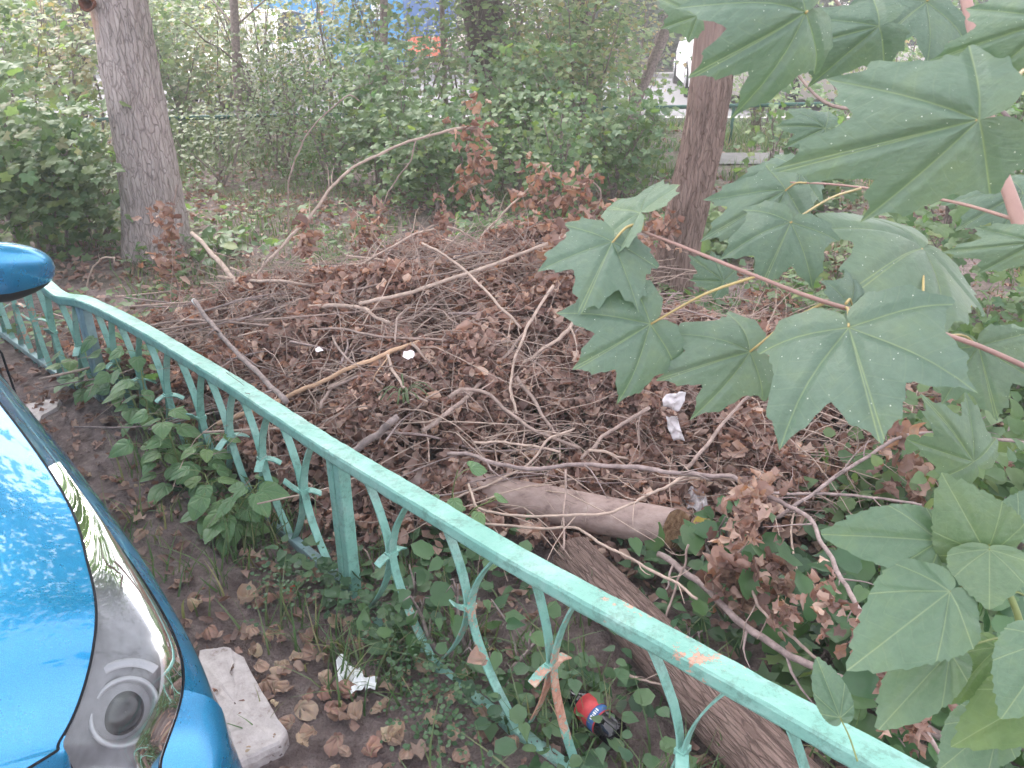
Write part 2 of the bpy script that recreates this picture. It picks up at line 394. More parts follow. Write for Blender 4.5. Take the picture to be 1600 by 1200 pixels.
mb.add([(x, KY - .02, z) for x, z in hv] + [(x, KY - .002, z) for x, z in hv], [tuple(range(28))] + [(i, (i + 1) % 28, 28 + (i + 1) % 28, 28 + i) for i in range(28)])
mb.build('heart', M['red'], root, smooth=False)

# ---- cars on the far road
M['carwhite'] = plain('white_car_paint', (.58, .56, .58), .3, .5)
M['carbeige'] = plain('beige_car_paint', (.50, .44, .43), .35, .5)
M['carglass'] = plain('dark_car_glass', (.03, .035, .04), .08, .6)
M['lampred'] = plain('tail_lamp_red', (.45, .02, .03), .25, .5)
M['plate'] = plain('plate_face', (.6, .6, .62), .5, .4)
M['chrome'] = plain('chrome_rim', (.6, .6, .62), .25, .6, metal=.8)
def small_car(pos, rz, paint, label, plate=None, H=1.47, Lc=4.3, group=None):
    t = empty('parked_car', pos, label, 'car', group)
    Mx = Matrix.Rotation(rz, 4, 'Z'); W2 = .87
    def put(name, mb, m, smooth=True):
        mb.v = [tuple(Mx @ Vector(v) + Vector(pos)) for v in mb.v]; return mb.build(name, m, t, smooth)
    # cross sections along x (front = +x): x, half width at sill, shoulder z, shoulder half width
    st = [(-.5, .72, .30, .80, .60), (-.495, .80, .26, .92, .66), (-.44, .86, .22, .98, .74), (-.3, .88, .2, .97, .80), (0, .88, .19, .95, .82), (.2, .88, .19, .94, .82), (.33, .87, .2, .90, .78), (.44, .84, .22, .80, .70), (.49, .76, .26, .66, .60), (.5, .66, .32, .56, .52)]
    mb = MB(); vs = []; n = 9
    for (x, w, zb, zt, wt) in st:
        X = x * Lc
        vs += [(X, -w, zb), (X, -w - .02, (zb + zt) / 2), (X, -w + .03, zt - .1), (X, -wt, zt), (X, 0, zt + .03), (X, wt, zt), (X, w - .03, zt - .1), (X, w + .02, (zb + zt) / 2), (X, w, zb)]
    fs = [(i * n + k, i * n + k + 1, (i + 1) * n + k + 1, (i + 1) * n + k) for i in range(len(st) - 1) for k in range(n - 1)]
    fs += [tuple(range(n)), tuple((len(st) - 1) * n + k for k in range(n - 1, -1, -1))]
    mb.add(vs, fs); put('body', mb, paint)
    gh = [(-.46, .97, .70), (-.34, H - .08, .60), (-.1, H, .60), (.08, H - .04, .60), (.24, .95, .74)]
    mb = MB(); vs = []
    for (x, z, w) in gh: vs += [(x * Lc, -w, z - .03), (x * Lc, -w * .6, z), (x * Lc, w * .6, z), (x * Lc, w, z - .03)]
    for (x, z, w) in gh: vs += [(x * Lc, -.76, .93), (x * Lc, .76, .93)]
    fs = [(i * 4 + k, i * 4 + k + 1, i * 4 + k + 5, i * 4 + k + 4) for i in range(4) for k in range(3)]
    mb.add(vs, fs); put('roof', mb, paint)
    for s_ in (-1, 1):
        mb = MB()
        for (xa, xb) in ((-.40, -.24), (-.22, -.04), (-.02, .17)):
            def zt(x): 
                for i in range(4):
                    if gh[i][0] <= x <= gh[i + 1][0]:
                        f = (x - gh[i][0]) / (gh[i + 1][0] - gh[i][0]); return gh[i][1] + f * (gh[i + 1][1] - gh[i][1])
            mb.add([(xa * Lc, s_ * .77, .95), (xb * Lc, s_ * .77, .95), (xb * Lc, s_ * .63, max(zt(xb) - .07, .98)), (xa * Lc, s_ * .63, max(zt(xa) - .07, .98))], [(0, 1, 2, 3)])
        put('side_window', mb, M['carglass'], False)
    mb = MB(); mb.add([(.095 * Lc, -.55, H - .06), (.095 * Lc, .55, H - .06), (.24 * Lc, .68, .97), (.24 * Lc, -.68, .97)], [(0, 1, 2, 3)]); mb.v = [(x + .02, y, z + .015) for x, y, z in mb.v]; put('windscreen', mb, M['carglass'], False)
    for sx in (-.31, .31):
        for sy in (-.8, .8):
            mb = MB(); tube(mb, [Vector((sx * Lc, sy - .1, .31)), Vector((sx * Lc, sy + .1, .31))], (.31, .31), 24); w = put('wheel', mb, M['rubber'])
            mb = MB(); yy = sy + (.105 if sy > 0 else -.105); tube(mb, [Vector((sx * Lc, yy - .005, .31)), Vector((sx * Lc, yy + .005, .31))], (.19, .19), 16)
            mb.v = [tuple(Mx @ Vector(v) + Vector(pos)) for v in mb.v]; o = mb.build('rim', M['chrome'], t); o.parent = w
    for sy in (-.6, .6):
        mb = MB(); box(mb, (-.497 * Lc, sy, .74), .06, .2, .22); put('tail_lamp', mb, M['lampred'], False)
        mb = MB(); box(mb, (.475 * Lc, sy, .62), .12, .3, .13); put('headlamp', mb, M['plate'], False)
    mb = MB(); box(mb, (.5 * Lc, 0, .35), .05, 1.1, .14); put('grille', mb, M['black'], False)
    mb = MB(); box(mb, (.497 * Lc, 0, .60), .05, .7, .04); put('upper_grille', mb, M['black'], False)
    mb = MB(); box(mb, (.512 * Lc, 0, .42), .02, .52, .115); put('number_plate', mb, M['plate'], False)
    return t
p = P(1310, 161, 0); small_car((p.x, 14.4, 0), R(180), M['carbeige'], 'pale beige car parked side-on behind the railing right of the brown trunk', H=1.5, Lc=4.5)
p = P(322, 175, 0); small_car((p.x + .25, 15.6, 0), R(-92), M['carwhite'], 'white car facing the trees, its number plate showing right of the grey trunk')
p = P(1075, 128, 0); small_car((p.x + .35, 16.8, 0), R(84), M['carwhite'], 'white car with a red tail lamp just left of the brown trunk')

# ================================================================ LEAF TEMPLATES
def polar(rf, nang, rings, zf, a0=-math.pi, full=True):
    """flat leaf with base at origin, tip on +Y; rf(angle from +Y) -> radius. returns V, T, UV"""
    V = [(0, 0, zf(0, 0))]; T = []; 
    for j in range(1, rings + 1):
        for i in range(nang):
            a = a0 + 2 * math.pi * i / nang; r = rf(a) * (j / rings) ** .9
            x, y = r * math.sin(a), r * math.cos(a); V.append((x, y, zf(x, y)))
    for i in range(nang):
        i2 = (i + 1) % nang; T.append((0, 1 + i2, 1 + i))
        for j in range(rings - 1):
            a, b, c, d = 1 + j * nang + i, 1 + j * nang + i2, 1 + (j + 1) * nang + i2, 1 + (j + 1) * nang + i
            T += [(a, b, c), (a, c, d)]
    V = np.array(V, float); T = np.array(T)
    return V, T, V[:, :2].copy()
MAPLE = [(0, 1.0), (4, .90), (9, .86), (13, .87), (15, .78), (19, .73), (24, .67), (28, .68), (32, .75), (35, .82), (38, .83), (42, .88), (46, .98), (49, .89), (54, .84), (59, .86), (62, .76), (67, .70), (72, .64), (77, .62), (82, .64), (88, .62), (94, .68), (99, .73), (103, .62), (109, .55), (116, .56), (121, .46), (131, .37), (140, .36), (150, .24), (166, .14), (180, .02)]
def interp(tab, ang):
    a = abs(math.degrees(ang)) 
    return float(np.interp(a, [t[0] for t in tab], [t[1] for t in tab]))
def maple_z(seed, amp):
    r_ = random.Random(seed); ph = [r_.uniform(0, 6) for _ in range(4)]; droop = r_.uniform(.15, .6)
    def f(x, y):
        r = math.hypot(x, y); a = abs(math.atan2(x, y)); 
        d = min(abs(a - .02), abs(a - .80), abs(a - 1.68))
        return -droop * r * r * .8 + (.10 * math.sin(4.1 * x + ph[3]) * math.sin(3.3 * y + ph[1]) if amp > 3 else 0) + amp * (min(d * r * .55, .035) * 1.0 + .02 * math.sin(6 * x + ph[0]) + .018 * math.sin(7 * y + ph[1]) + .03 * r * math.sin(3 * math.atan2(x, y) + ph[2]))
    return f
def leaf_mesh(name, tab, seed, nang=180, rings=6, amp=1.0, asym=.06):
    r_ = random.Random(seed); ph = r_.uniform(0, 6); 
    def rf(a): return interp(tab, a) * (1 + asym * math.sin(2.3 * a + ph) + asym * .5 * math.sin(5 * a + ph * 2) + .012 * math.sin(31 * a + ph) + .008 * math.sin(53 * a))
    V, T, U = polar(rf, nang, rings, maple_z(seed, amp))
    me = tri_mesh(name, V, T, U); return me
OVATE = [(0, 1.0), (5, .93), (12, .84), (22, .72), (35, .58), (50, .47), (70, .36), (90, .28), (115, .20), (145, .12), (180, .03)]
DELT = [(0, 1.0), (4, .93), (9, .88), (15, .80), (24, .72), (35, .64), (48, .58), (62, .52), (78, .46), (92, .36), (110, .25), (135, .14), (180, .03)]
ROUND = [(0, .98), (6, .93), (15, .9), (28, .84), (42, .74), (58, .62), (75, .48), (95, .34), (120, .2), (150, .1), (180, .03)]
def serr(tab, n=16, amp=.03): 
    out = []
    for i in range(0, 181, 3):
        out.append((i, interp(tab, math.radians(i)) * (1 + (amp if (i // 3) % 2 else -amp * .5))))
    return out
MAPLE_ME = [leaf_mesh('maple_leaf_%d' % i, MAPLE, i) for i in range(5)]
POP_ME = [leaf_mesh('poplar_leaf_%d' % i, serr(DELT if i % 2 else OVATE, amp=.018), 20 + i, 120, 4, .8, .03) for i in range(4)]
ROUND_ME = [leaf_mesh('round_leaf_%d' % i, serr(ROUND, amp=.015), 40 + i, 60, 4, 5.0, .08) for i in range(5)]
def low(tab, nang, rings, seed, amp=.06, curl=.25, asym=.08):
    r_ = random.Random(seed); ph = r_.uniform(0, 6); c = r_.uniform(.5, 1.2) * curl
    def rf(a): return interp(tab, a) * (1 + asym * math.sin(3 * a + ph))
    def zf(x, y): return abs(x) * .25 - c * (x * x + (y - .2) ** 2) + amp * math.sin(7 * x + ph) * math.cos(5 * y + ph)
    return polar(rf, nang, rings, zf)
MAPLE12 = [(0, .95), (12, .78), (24, .62), (38, .76), (48, .88), (60, .70), (74, .54), (86, .60), (98, .64), (115, .46), (135, .3), (180, .05)]
T_LOBED = [low([(0, 1.0), (25.7, .55), (51.4, .92), (77, .45), (103, .62), (140, .25), (180, .06)], 14, 1, s_) for s_ in range(4)]
T_OVATE = [low(OVATE, 8, 1, s_ + 10) for s_ in range(4)]
T_ROUND = [low(ROUND, 10, 1, s_ + 20) for s_ in range(4)]
T_DELT = [low(DELT, 14, 2, s_ + 30) for s_ in range(4)]
T_LOBED_HI = [low(MAPLE12, 30, 2, s_ + 60) for s_ in range(4)]
# withered leaves: curled and crumpled
def dead_template(seed, nang=11, rings=2):
    r_ = random.Random(seed); ph = [r_.uniform(0, 6.3) for _ in range(6)]; k = r_.uniform(1.6, 4.2); ax = r_.uniform(0, math.pi)
    lob = r_.choice([2, 3, 5]); 
    V, T, U = polar(lambda a: .55 * (1 + .28 * math.sin(lob * a + ph[0]) + .12 * math.sin(7 * a + ph[1])), nang, rings, lambda x, y: 0)
    u = V[:, 0] * math.cos(ax) + V[:, 1] * math.sin(ax); w = -V[:, 0] * math.sin(ax) + V[:, 1] * math.cos(ax)
    k2 = k * (1 + .5 * w)
    un = np.sin(u * k2) / k2; z = (1 - np.cos(u * k2)) / k2
    z = z + .10 * np.sin(9 * w + ph[2]) * (np.abs(u) + .3) + .07 * np.sin(11 * u + ph[3]) - .35 * w * w * r_.uniform(-1, 1)
    V2 = np.stack([un * math.cos(ax) - w * math.sin(ax), un * math.sin(ax) + w * math.cos(ax), z], 1)
    return V2, T, U
T_DEAD = [dead_template(i) for i in range(14)]
T_DEADLO = [dead_template(i + 50, 7, 1) for i in range(8)]
DEAD_ME = [tri_mesh('withered_%d' % i, *dead_template(i + 90, 16, 4)) for i in range(10)]

# ================================================================ TREES
def bark_mat(name, cols, furrow=9, stretch=.16, peel=None, uvm=None):
    m, nt, b = mat(name, .85, .2)
    n = noise_tex(nt, furrow * 3, 6, .7, map_scale=(1, 1, stretch)); n2 = noise_tex(nt, 3, 4, .6); n3 = noise_tex(nt, 120, 4, .7)
    vo = N(nt, 'ShaderNodeTexVoronoi', feature='DISTANCE_TO_EDGE'); tc = N(nt, 'ShaderNodeTexCoord'); mp = N(nt, 'ShaderNodeMapping')
    mp.inputs['Scale'].default_value = (1, 1, stretch * .8)
    dn = mix(nt, .035, tc.outputs['Object'], noise_tex(nt, 6, 3).outputs['Color'], 'LINEAR_LIGHT'); nt.links.new(dn, mp.inputs[0]); nt.links.new(mp.outputs[0], vo.inputs['Vector']); vo.inputs['Scale'].default_value = furrow * 4
    crack = ramp(nt, vo.outputs['Distance'], [(0, (.5, .48, .48)), (.10, (1, 1, 1))])
    c = ramp(nt, n.outputs[0], [(.25, cols[0]), (.5, cols[1]), (.75, cols[2])])
    c = mix(nt, .75, c, crack, 'MULTIPLY')
    c = mix(nt, .4, c, ramp(nt, n2.outputs[0], [(.35, (.6, .6, .6)), (.65, (1.2, 1.15, 1.15))]), 'MULTIPLY')
    h = math_(nt, 'ADD', math_(nt, 'MULTIPLY', crack, .8), math_(nt, 'ADD', n.outputs[0], math_(nt, 'MULTIPLY', n3.outputs[0], .3)))
    if peel:
        g = N(nt, 'ShaderNodeNewGeometry'); vm = N(nt, 'ShaderNodeVectorMath', operation='DISTANCE')
        s2 = N(nt, 'ShaderNodeVectorMath', operation='MULTIPLY'); s2.inputs[1].default_value = peel[2]
        nt.links.new(tc.outputs['Object'], s2.inputs[0]); nt.links.new(s2.outputs[0], vm.inputs[0]); vm.inputs[1].default_value = tuple(a * b_ for a, b_ in zip(peel[0], peel[2]))
        d = math_(nt, 'ADD', vm.outputs['Value'], math_(nt, 'MULTIPLY', noise_tex(nt, 7, 4, map_scale=(1, 1, .4)).outputs[0], peel[1] * .9))
        f = ramp(nt, math_(nt, 'DIVIDE', d, peel[1]), [(.80, (1, 1, 1)), (.97, (0, 0, 0))])
        wood = ramp(nt, noise_tex(nt, 26, 4, map_scale=(1, 1, .12)).outputs[0], [(.3, peel[3]), (.7, peel[4])])
        c = mix(nt, f, c, wood); h = mix(nt, f, h, noise_tex(nt, 26, 4, map_scale=(1, 1, .12)).outputs[0])
    nt.links.new(c, b.inputs['Base Color']); bump(nt, b, h, .8, .02)
    if uvm:
        for nd in [x for x in nt.nodes if x.type == 'TEX_COORD']:
            mp2 = N(nt, 'ShaderNodeMapping'); mp2.inputs['Scale'].default_value = uvm; nt.links.new(nd.outputs['UV'], mp2.inputs[0])
            for l in list(nt.links):
                if l.from_node == nd and l.from_socket.name == 'Object': nt.links.new(mp2.outputs[0], l.to_socket)
    return m
def trunk(mb, pts, radii, seg=72, step=.035, ridge=.012, seed=0, flare=0, furrow=9.0):
    path = catmull(pts, max(2, int((pts[-1] - pts[0]).length / len(pts) / step)))
    n = len(path); src = np.linspace(0, len(radii) - 1, n); rad = np.interp(src, range(len(radii)), radii)
    vs, fs, uv = [], [], []; L = 0
    for i, p in enumerate(path):
        t = (path[min(i + 1, n - 1)] - path[max(0, i - 1)]).normalized()
        nx = Vector((1, 0, 0)); nx = (nx - t * nx.dot(t)).normalized(); ny = t.cross(nx)
        if i: L += (p - path[i - 1]).length
        fl = flare * math.exp(-L / .22)
        for k in range(seg):
            a = 2 * math.pi * k / seg
            q = Vector((math.cos(a) * furrow * .35, math.sin(a) * furrow * .35, L * 1.3 + seed * 9))
            rdg = 1 - abs(noise.noise(q * 1.6)) * 2; rdg2 = noise.noise(Vector((q.x * 3, q.y * 3, L * 9 + seed)))
            lump = noise.noise(Vector((math.cos(a), math.sin(a), L * .9 + seed)))
            r = rad[i] * (1 + .08 * lump + fl * (1 + .5 * math.sin(a * 3 + seed))) + ridge * rdg + ridge * .45 * rdg2
            vs.append(p + nx * (math.cos(a) * r) + ny * (math.sin(a) * r)); uv.append((k / seg, L))
    for i in range(n - 1):
        for k in range(seg):
            k2 = (k + 1) % seg; fs.append((i * seg + k, i * seg + k2, (i + 1) * seg + k2, (i + 1) * seg + k))
    fs.append(tuple(range(seg - 1, -1, -1))); fs.append(tuple((n - 1) * seg + k for k in range(seg)))
    mb.add(vs, fs, uv); return path
def limb_set(base, n, length, r0, zrange, seed, updir=.6):
    r_ = random.Random(seed); out = []
    for i in range(n):
        z = r_.uniform(*zrange); a = i * 2.4 + r_.uniform(-.4, .4); p = Vector(base) + Vector((0, 0, z)); d = Vector((math.cos(a), math.sin(a), updir)).normalized()
        pts = [p]
        for k in range(5):
            d = (d + Vector((r_.uniform(-.25, .25), r_.uniform(-.25, .25), r_.uniform(-.05, .2)))).normalized(); p = p + d * length / 5; pts.append(p)
        out.append(pts)
    return out
def crown_leaves(name, centre, rx, rz, n, size, mtl, parent, seed, temps=None, clumps=26):
    g = np.random.default_rng(seed)
    cc = g.normal(size=(clumps, 3)); cc /= np.linalg.norm(cc, axis=1, keepdims=True); cc *= g.uniform(.35, 1, (clumps, 1)) * np.array([rx, rx, rz])
    ci = g.integers(0, clumps, n); cr = g.uniform(.18, .34, clumps) * rx
    p = cc[ci] + g.normal(size=(n, 3)) * cr[ci][:, None] * np.array([1, 1, .7]) + np.array(centre)
    return tag(scatter(name, temps or T_LOBED, p, rotmats(n, .6), g.uniform(.7, 1.3, n) * size, mtl, parent), kind='stuff')
# -- grey trunk at the left
LT = P(247, 398, 0)
def LTp(px, py): return PY(px, py, LT.y)
M['barkgrey'] = bark_mat('grey_bark', [(.25, .205, .195), (.42, .355, .34), (.54, .47, .455)], 11, .2, peel=((-.16, -.2, 1.55), .30, (1, .5, .5), (.36, .22, .17), (.52, .38, .31)))
root = empty('tree', (LT.x, LT.y, 0), 'thick grey barked tree with a knot hole, standing behind the left end of the brush', 'tree')
t1, t2, t3 = LTp(228, 250), LTp(205, 120), LTp(185, 0)
pts = [Vector((LT.x, LT.y, -.15)), Vector((LT.x, LT.y, .0)), t1, t2, t3, t3 + Vector((-.03, 0, 1.2)), t3 + Vector((.1, .1, 3.2)), t3 + Vector((0, .1, 5.5))]
mb = MB(); trunk(mb, pts, [.235, .20, .17, .158, .15, .145, .12, .05], 96, .022, .016, 1, .28)
tr_ = mb.build('trunk', M['barkgrey'], root)
kp = LTp(160, 6) + Vector((0, -.185, 0)); mb = MB(); vs = []
for j, (rr, dd) in enumerate(((1.45, .0), (1.25, -.022), (1.0, -.018), (.8, .02), (.4, .05), (.01, .06))):
    for k_ in range(18):
        a = 2 * math.pi * k_ / 18; w_ = 1 + .12 * math.sin(3 * a + 1); vs.append(kp + Vector((math.cos(a) * .036 * rr * w_, dd - .008, math.sin(a) * .028 * rr * w_)))
fs = [(j * 18 + k_, j * 18 + (k_ + 1) % 18, (j + 1) * 18 + (k_ + 1) % 18, (j + 1) * 18 + k_) for j in range(5) for k_ in range(18)]
mb.add(vs, fs); mb.build('knot_hole', plain('knot_wood', (.16, .07, .05), .9, .1, nscale=40, amt=.6), root)
for i, pts in enumerate(limb_set((LT.x, LT.y, 0), 7, 3.2, .08, (3.0, 6.2), 3)):
    mb = MB(); tube(mb, catmull(pts, 4), (.075, .012), 10); mb.build('limb', M['barkgrey'], root)
crown_leaves('crown', (LT.x - .2, LT.y + .1, 6.3), 3.3, 2.3, 5500, .13, M['green'], root, 5)
# -- brown trunk at the right
RT = P(1042, 468, 0)
def RTp(px, py): return PY(px, py, RT.y)
M['barkbrown'] = bark_mat('brown_bark', [(.14, .095, .08), (.26, .185, .16), (.37, .275, .24)], 14, .12, peel=((.62 * 0 + .05, -.12, 1.42), .34, (1.2, .5, .55), (.19, .13, .115), (.30, .215, .19)))
root = empty('tree', (RT.x, RT.y, 0), 'reddish brown tree with split peeling bark, standing behind the right end of the brush', 'tree')
b0 = RTp(1045, 440); pts = [Vector((RT.x, RT.y, -.15)), Vector((RT.x, RT.y, 0)), RTp(1056, 400), RTp(1079, 300), RTp(1103, 190), RTp(1119, 60), RTp(1130, -40), RTp(1130, -400), RTp(1110, -900)]
mb = MB(); trunk(mb, pts, [.16, .125, .112, .104, .104, .102, .10, .09, .04], 88, .02, .010, 4, .25, 12); mb.build('trunk', M['barkbrown'], root)
for i, pts in enumerate(limb_set((RT.x + .3, RT.y, 0), 6, 2.6, .06, (2.8, 4.6), 8)):
    mb = MB(); tube(mb, catmull(pts, 4), (.06, .01), 10); mb.build('limb', M['barkbrown'], root)
crown_leaves('crown', (RT.x + .3, RT.y + .2, 5.6), 2.6, 1.9, 3500, .12, M['green'], root, 6)
# -- background trees: (px at base, base y pixel, px at top y=0, width px, label, bark)
M['barkdark'] = bark_mat('dark_bark', [(.07, .055, .055), (.13, .10, .095), (.2, .16, .15)], 7, .12)
BG = [(790, 225, 752, 62, 'tall dark ridged trunk in the thicket, just left of the picture middle', 1),
      (928, 190, 905, 34, 'far dark trunk half hidden by leaves between the dark ridged trunk and the brown tree', 0),
      (125, 210, 122, 22, 'slim dark trunk in the thicket left of the grey tree', 0),
      (385, 250, 365, 13, 'thin pinkish grey sapling trunk in front of the blue kiosk wall', 0),
      (598, 250, 600, 13, 'thin upright sapling trunk beneath the orange kiosk panel', 0),
      (700, 215, 690, 8, 'thin dark stem rising left of the dark ridged trunk', 0),
      (45, 400, 0, 17, 'leaning dead stem in the leaves above the car mirror', 0),
      (960, 240, 1050, 17, 'slim trunk leaning right, between the thicket and the brown tree', 0)]
for i, (px, py, pt, wpx, lab, cr) in enumerate(BG):
    g = P(px, py, 0)
    if i == 6: top = PY(0, 270, g.y)
    elif i == 7: top = PY(1050, 25, g.y)
    else: top = PY(pt, 0, g.y)
    root = empty('tree', (g.x, g.y, 0), lab, 'tree'); r0 = wpx / 2 * pxsize(g)
    up = (top - g); m_ = g.lerp(top, .5) + Vector((.03 * random.uniform(-1, 1), 0, 0))
    pts = [g - Vector((0, 0, .1)), g, m_, top]
    if i not in (6,): pts += [top + up.normalized() * 1.2 * (1 + cr), top + up.normalized() * (2.4 + 2 * cr)]
    rr = [r0 * 1.15, r0, r0 * .9, r0 * .85] + ([r0 * .6, r0 * .2] if i != 6 else [])
    mb = MB(); trunk(mb, pts, rr, 40 if wpx > 20 else 14, .06, r0 * .09, i + 11, .1); mb.build('trunk', M['barkdark'] if wpx > 20 else M['twiggrey'], root)
    if i != 6:
        for pp in limb_set((top.x, top.y, top.z), 4, 1.2, .02, (-.9, 1.2), 30 + i): mb = MB(); tube(mb, catmull(pp, 3), (r0 * .25, .004), 6); mb.build('limb', M['twiggrey'], root)
        crown_leaves('crown', (top.x, top.y, top.z + 1.3 + cr), .8 + .8 * cr, .9 + .6 * cr, 900 + 2500 * cr, .085, M['palegreen'] if i % 2 else M['green'], root, 40 + i, clumps=14)
# -- trees across the road
FAR = [(-18.5, 27, 3.6, 'far left above the car mirror'), (-12.5, 24.5, 2.2, 'seen left of the grey trunk'), (-8.2, 23.6, 1.5, 'just left of the kiosk pillar'), (-2.2, 24.5, 2.6, 'behind the left end of the kiosk'), (1.6, 27, 3.2, 'behind the right end of the kiosk'), (4.3, 22.5, 1.5, 'left of the red lamp car'), (8.0, 25.5, 2.8, 'behind the pale beige car'), (12.8, 24, 2.6, 'behind the upper maple leaves'), (18, 26, 3.2, 'at the far right edge'), (-5, 30, 4.2, 'farthest, above the plated white car'), (5, 31, 4.2, 'farthest, behind the brown trunk')]
for i, (x, y, r, wh) in enumerate(FAR):
    root = empty('tree', (x, y, 0), 'dark leafy tree across the road, ' + wh, 'tree', 'dark trees across the road')
    mb = MB(); tube(mb, catmull([Vector((x, y, -.1)), Vector((x + .1, y, r * .5)), Vector((x, y, r * 1.3))], 4), (.07 * r, .03 * r), 12); mb.build('trunk', M['barkdark'], root)
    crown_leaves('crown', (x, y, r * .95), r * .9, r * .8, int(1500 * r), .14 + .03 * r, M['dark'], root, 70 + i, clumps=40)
# ================================================================ FENCE
def fence_paint():
    m, nt, b = mat('mint_fence_paint', .38, .45)
    n = noise_tex(nt, 7, 6, .7); n2 = noise_tex(nt, 55, 4, .7); n3 = noise_tex(nt, 2.2, 3, .5)
    c = ramp(nt, n.outputs[0], [(.3, (.16, .36, .30)), (.5, (.21, .42, .36)), (.72, (.33, .50, .45))])
    f = ramp(nt, math_(nt, 'ADD', n3.outputs[0], math_(nt, 'MULTIPLY', n2.outputs[0], .35)), [(.815, (0, 0, 0)), (.825, (1, 1, 1))])
    rust = ramp(nt, n2.outputs[0], [(.35, (.33, .13, .09)), (.55, (.50, .27, .2)), (.7, (.45, .36, .28))])
    g = ramp(nt, noise_tex(nt, 26, 6, .8).outputs[0], [(.38, (.5, .47, .45)), (.5, (1, 1, 1))])
    c = mix(nt, .6, c, g, 'MULTIPLY')
    c = mix(nt, f, c, rust)
    nt.links.new(c, b.inputs['Base Color'])
    h = math_(nt, 'SUBTRACT', math_(nt, 'ADD', n2.outputs[0], n.outputs[0]), math_(nt, 'MULTIPLY', f, .8)); bump(nt, b, h, .55, .004)
    return m
M['mint'] = fence_paint()
M['mintgrey'] = plain('weathered_fence_paint', (.26, .38, .40), .6, .4, nscale=12, amt=.5, bs=.4, bd=.004)
fpts = [(-3.3, 4.5, .53)] + [tuple(P(62, 432, .53)), tuple(P(97, 464, .485)), tuple(P(125, 462, .52)), tuple(P(180, 487, .515)), tuple(P(240, 520, .51)), tuple(P(360, 592, .51)), tuple(P(440, 644, .515)), tuple(P(525, 699, .52)), tuple(P(660, 778, .52)), tuple(P(800, 862, .52)), tuple(P(950, 943, .523)), tuple(P(1100, 1024, .526)), tuple(P(1430, 1208, .53))]
fp = [Vector(p) for p in fpts]; last = (fp[-1] - fp[-2]).normalized(); fp.append(fp[-1] + last * .9)
root = empty('metal_fence', (fp[8].x, fp[8].y, 0), 'mint green welded metal fence with curled flat bars, its paint peeling', 'fence')
def rail(mb, path, w, h, jitter=.0008):
    vs, fs, uv = [], [], []; n = len(path); L = 0; c = .18
    prof = [(-.5 + c * .3, 0), (-.5, -c), (-.5, -1 + c), (-.5 + c * .3, -1), (.5 - c * .3, -1), (.5, -1 + c), (.5, -c), (.5 - c * .3, 0), (.15, .03), (-.15, .03)]
    for i, p in enumerate(path):
        t = (path[min(i + 1, n - 1)] - path[max(i - 1, 0)]); t.z *= 1; t.normalize(); s_ = Vector((t.y, -t.x, 0)).normalized(); u = s_.cross(t)
        if u.z < 0: u = -u
        if i: L += (p - path[i - 1]).length
        for (a, b_) in prof: vs.append(p + s_ * a * w + u * (b_ * h + random.gauss(0, jitter))); uv.append((a, L))
    m = len(prof)
    for i in range(n - 1):
        for k in range(m): fs.append((i * m + k, i * m + (k + 1) % m, (i + 1) * m + (k + 1) % m, (i + 1) * m + k))
    fs += [tuple(range(m)), tuple((n - 1) * m + k for k in range(m - 1, -1, -1))]
    mb.add(vs, fs, uv)
full = []
for i in range(len(fp) - 1):
    q = fp[i + 1] - fp[i]; n_ = max(2, int(q.length / .05))
    for k_ in range(n_): full.append(fp[i] + q * (k_ / n_))
full.append(fp[-1])
# soften the corners a little
for _ in range(2):
    for i in range(1, len(full) - 1): full[i] = (full[i - 1] + full[i] * 2 + full[i + 1]) / 4
arc = [0]
for i in range(1, len(full)): arc.append(arc[-1] + (full[i] - full[i - 1]).length)
def at_s(s):
    j = int(np.searchsorted(arc, s)) - 1; j = min(max(j, 0), len(full) - 2); f = (s - arc[j]) / (arc[j + 1] - arc[j]); return full[j].lerp(full[j + 1], f)
def s_of(p): return arc[min(range(len(full)), key=lambda i: (full[i] - p).length)]
sk, sp = s_of(fp[3]), s_of(fp[8])
post_s = [sk - 1.72, sk, sp, sp + 1.74]
cuts = [0.0] + post_s + [arc[-1]]
for a, b_ in zip(cuts[:-1], cuts[1:]):
    if b_ - a < .1: continue
    path = [at_s(a + (b_ - a) * i / max(2, int((b_ - a) / .03))) for i in range(int((b_ - a) / .03) + 1)]
    mb = MB(); rail(mb, path, .056, .036); mb.build('top_rail', M['mint'], root, smooth=False)
    mb = MB(); rail(mb, [Vector((p.x, p.y, .05 if a < sp - .1 else .0)) for p in path], .03, .03); mb.build('bottom_rail', M['mintgrey'] if a < sp - .1 else M['mint'], root, smooth=False)
    # bulging weld beads at the panel joints
for s in post_s:
    p = at_s(s); t = (at_s(s + .05) - at_s(s - .05)).normalized(); ang = math.atan2(t.y, t.x)
    Mz = Matrix.Rotation(ang, 3, 'Z')
    for dx in (-.0165, .0165):
        mb = MB(); box(mb, (0, 0, 0), .027, .034, .60, None)
        mb2 = MB(); vs = []
        n_ = 14
        for i in range(n_ + 1):
            z = -.12 + (p.z - .036 + .12) * i / n_
            for (a, b_) in ((-.5, -.42), (-.42, -.5), (.42, -.5), (.5, -.42), (.5, .42), (.42, .5), (-.42, .5), (-.5, .42)):
                vs.append(Mz @ Vector((dx + a * .027 + random.gauss(0, .0003), b_ * .036 + random.gauss(0, .0003), 0)) + Vector((p.x, p.y, z)))
        fs = [(i * 8 + k_, i * 8 + (k_ + 1) % 8, (i + 1) * 8 + (k_ + 1) % 8, (i + 1) * 8 + k_) for i in range(n_) for k_ in range(8)] + [tuple(range(8)), tuple(n_ * 8 + k_ for k_ in range(8))]
        mb2.add(vs, fs); mb2.build('post', M['mint'] if s > sk + .1 else M['mintgrey'], root, smooth=False)
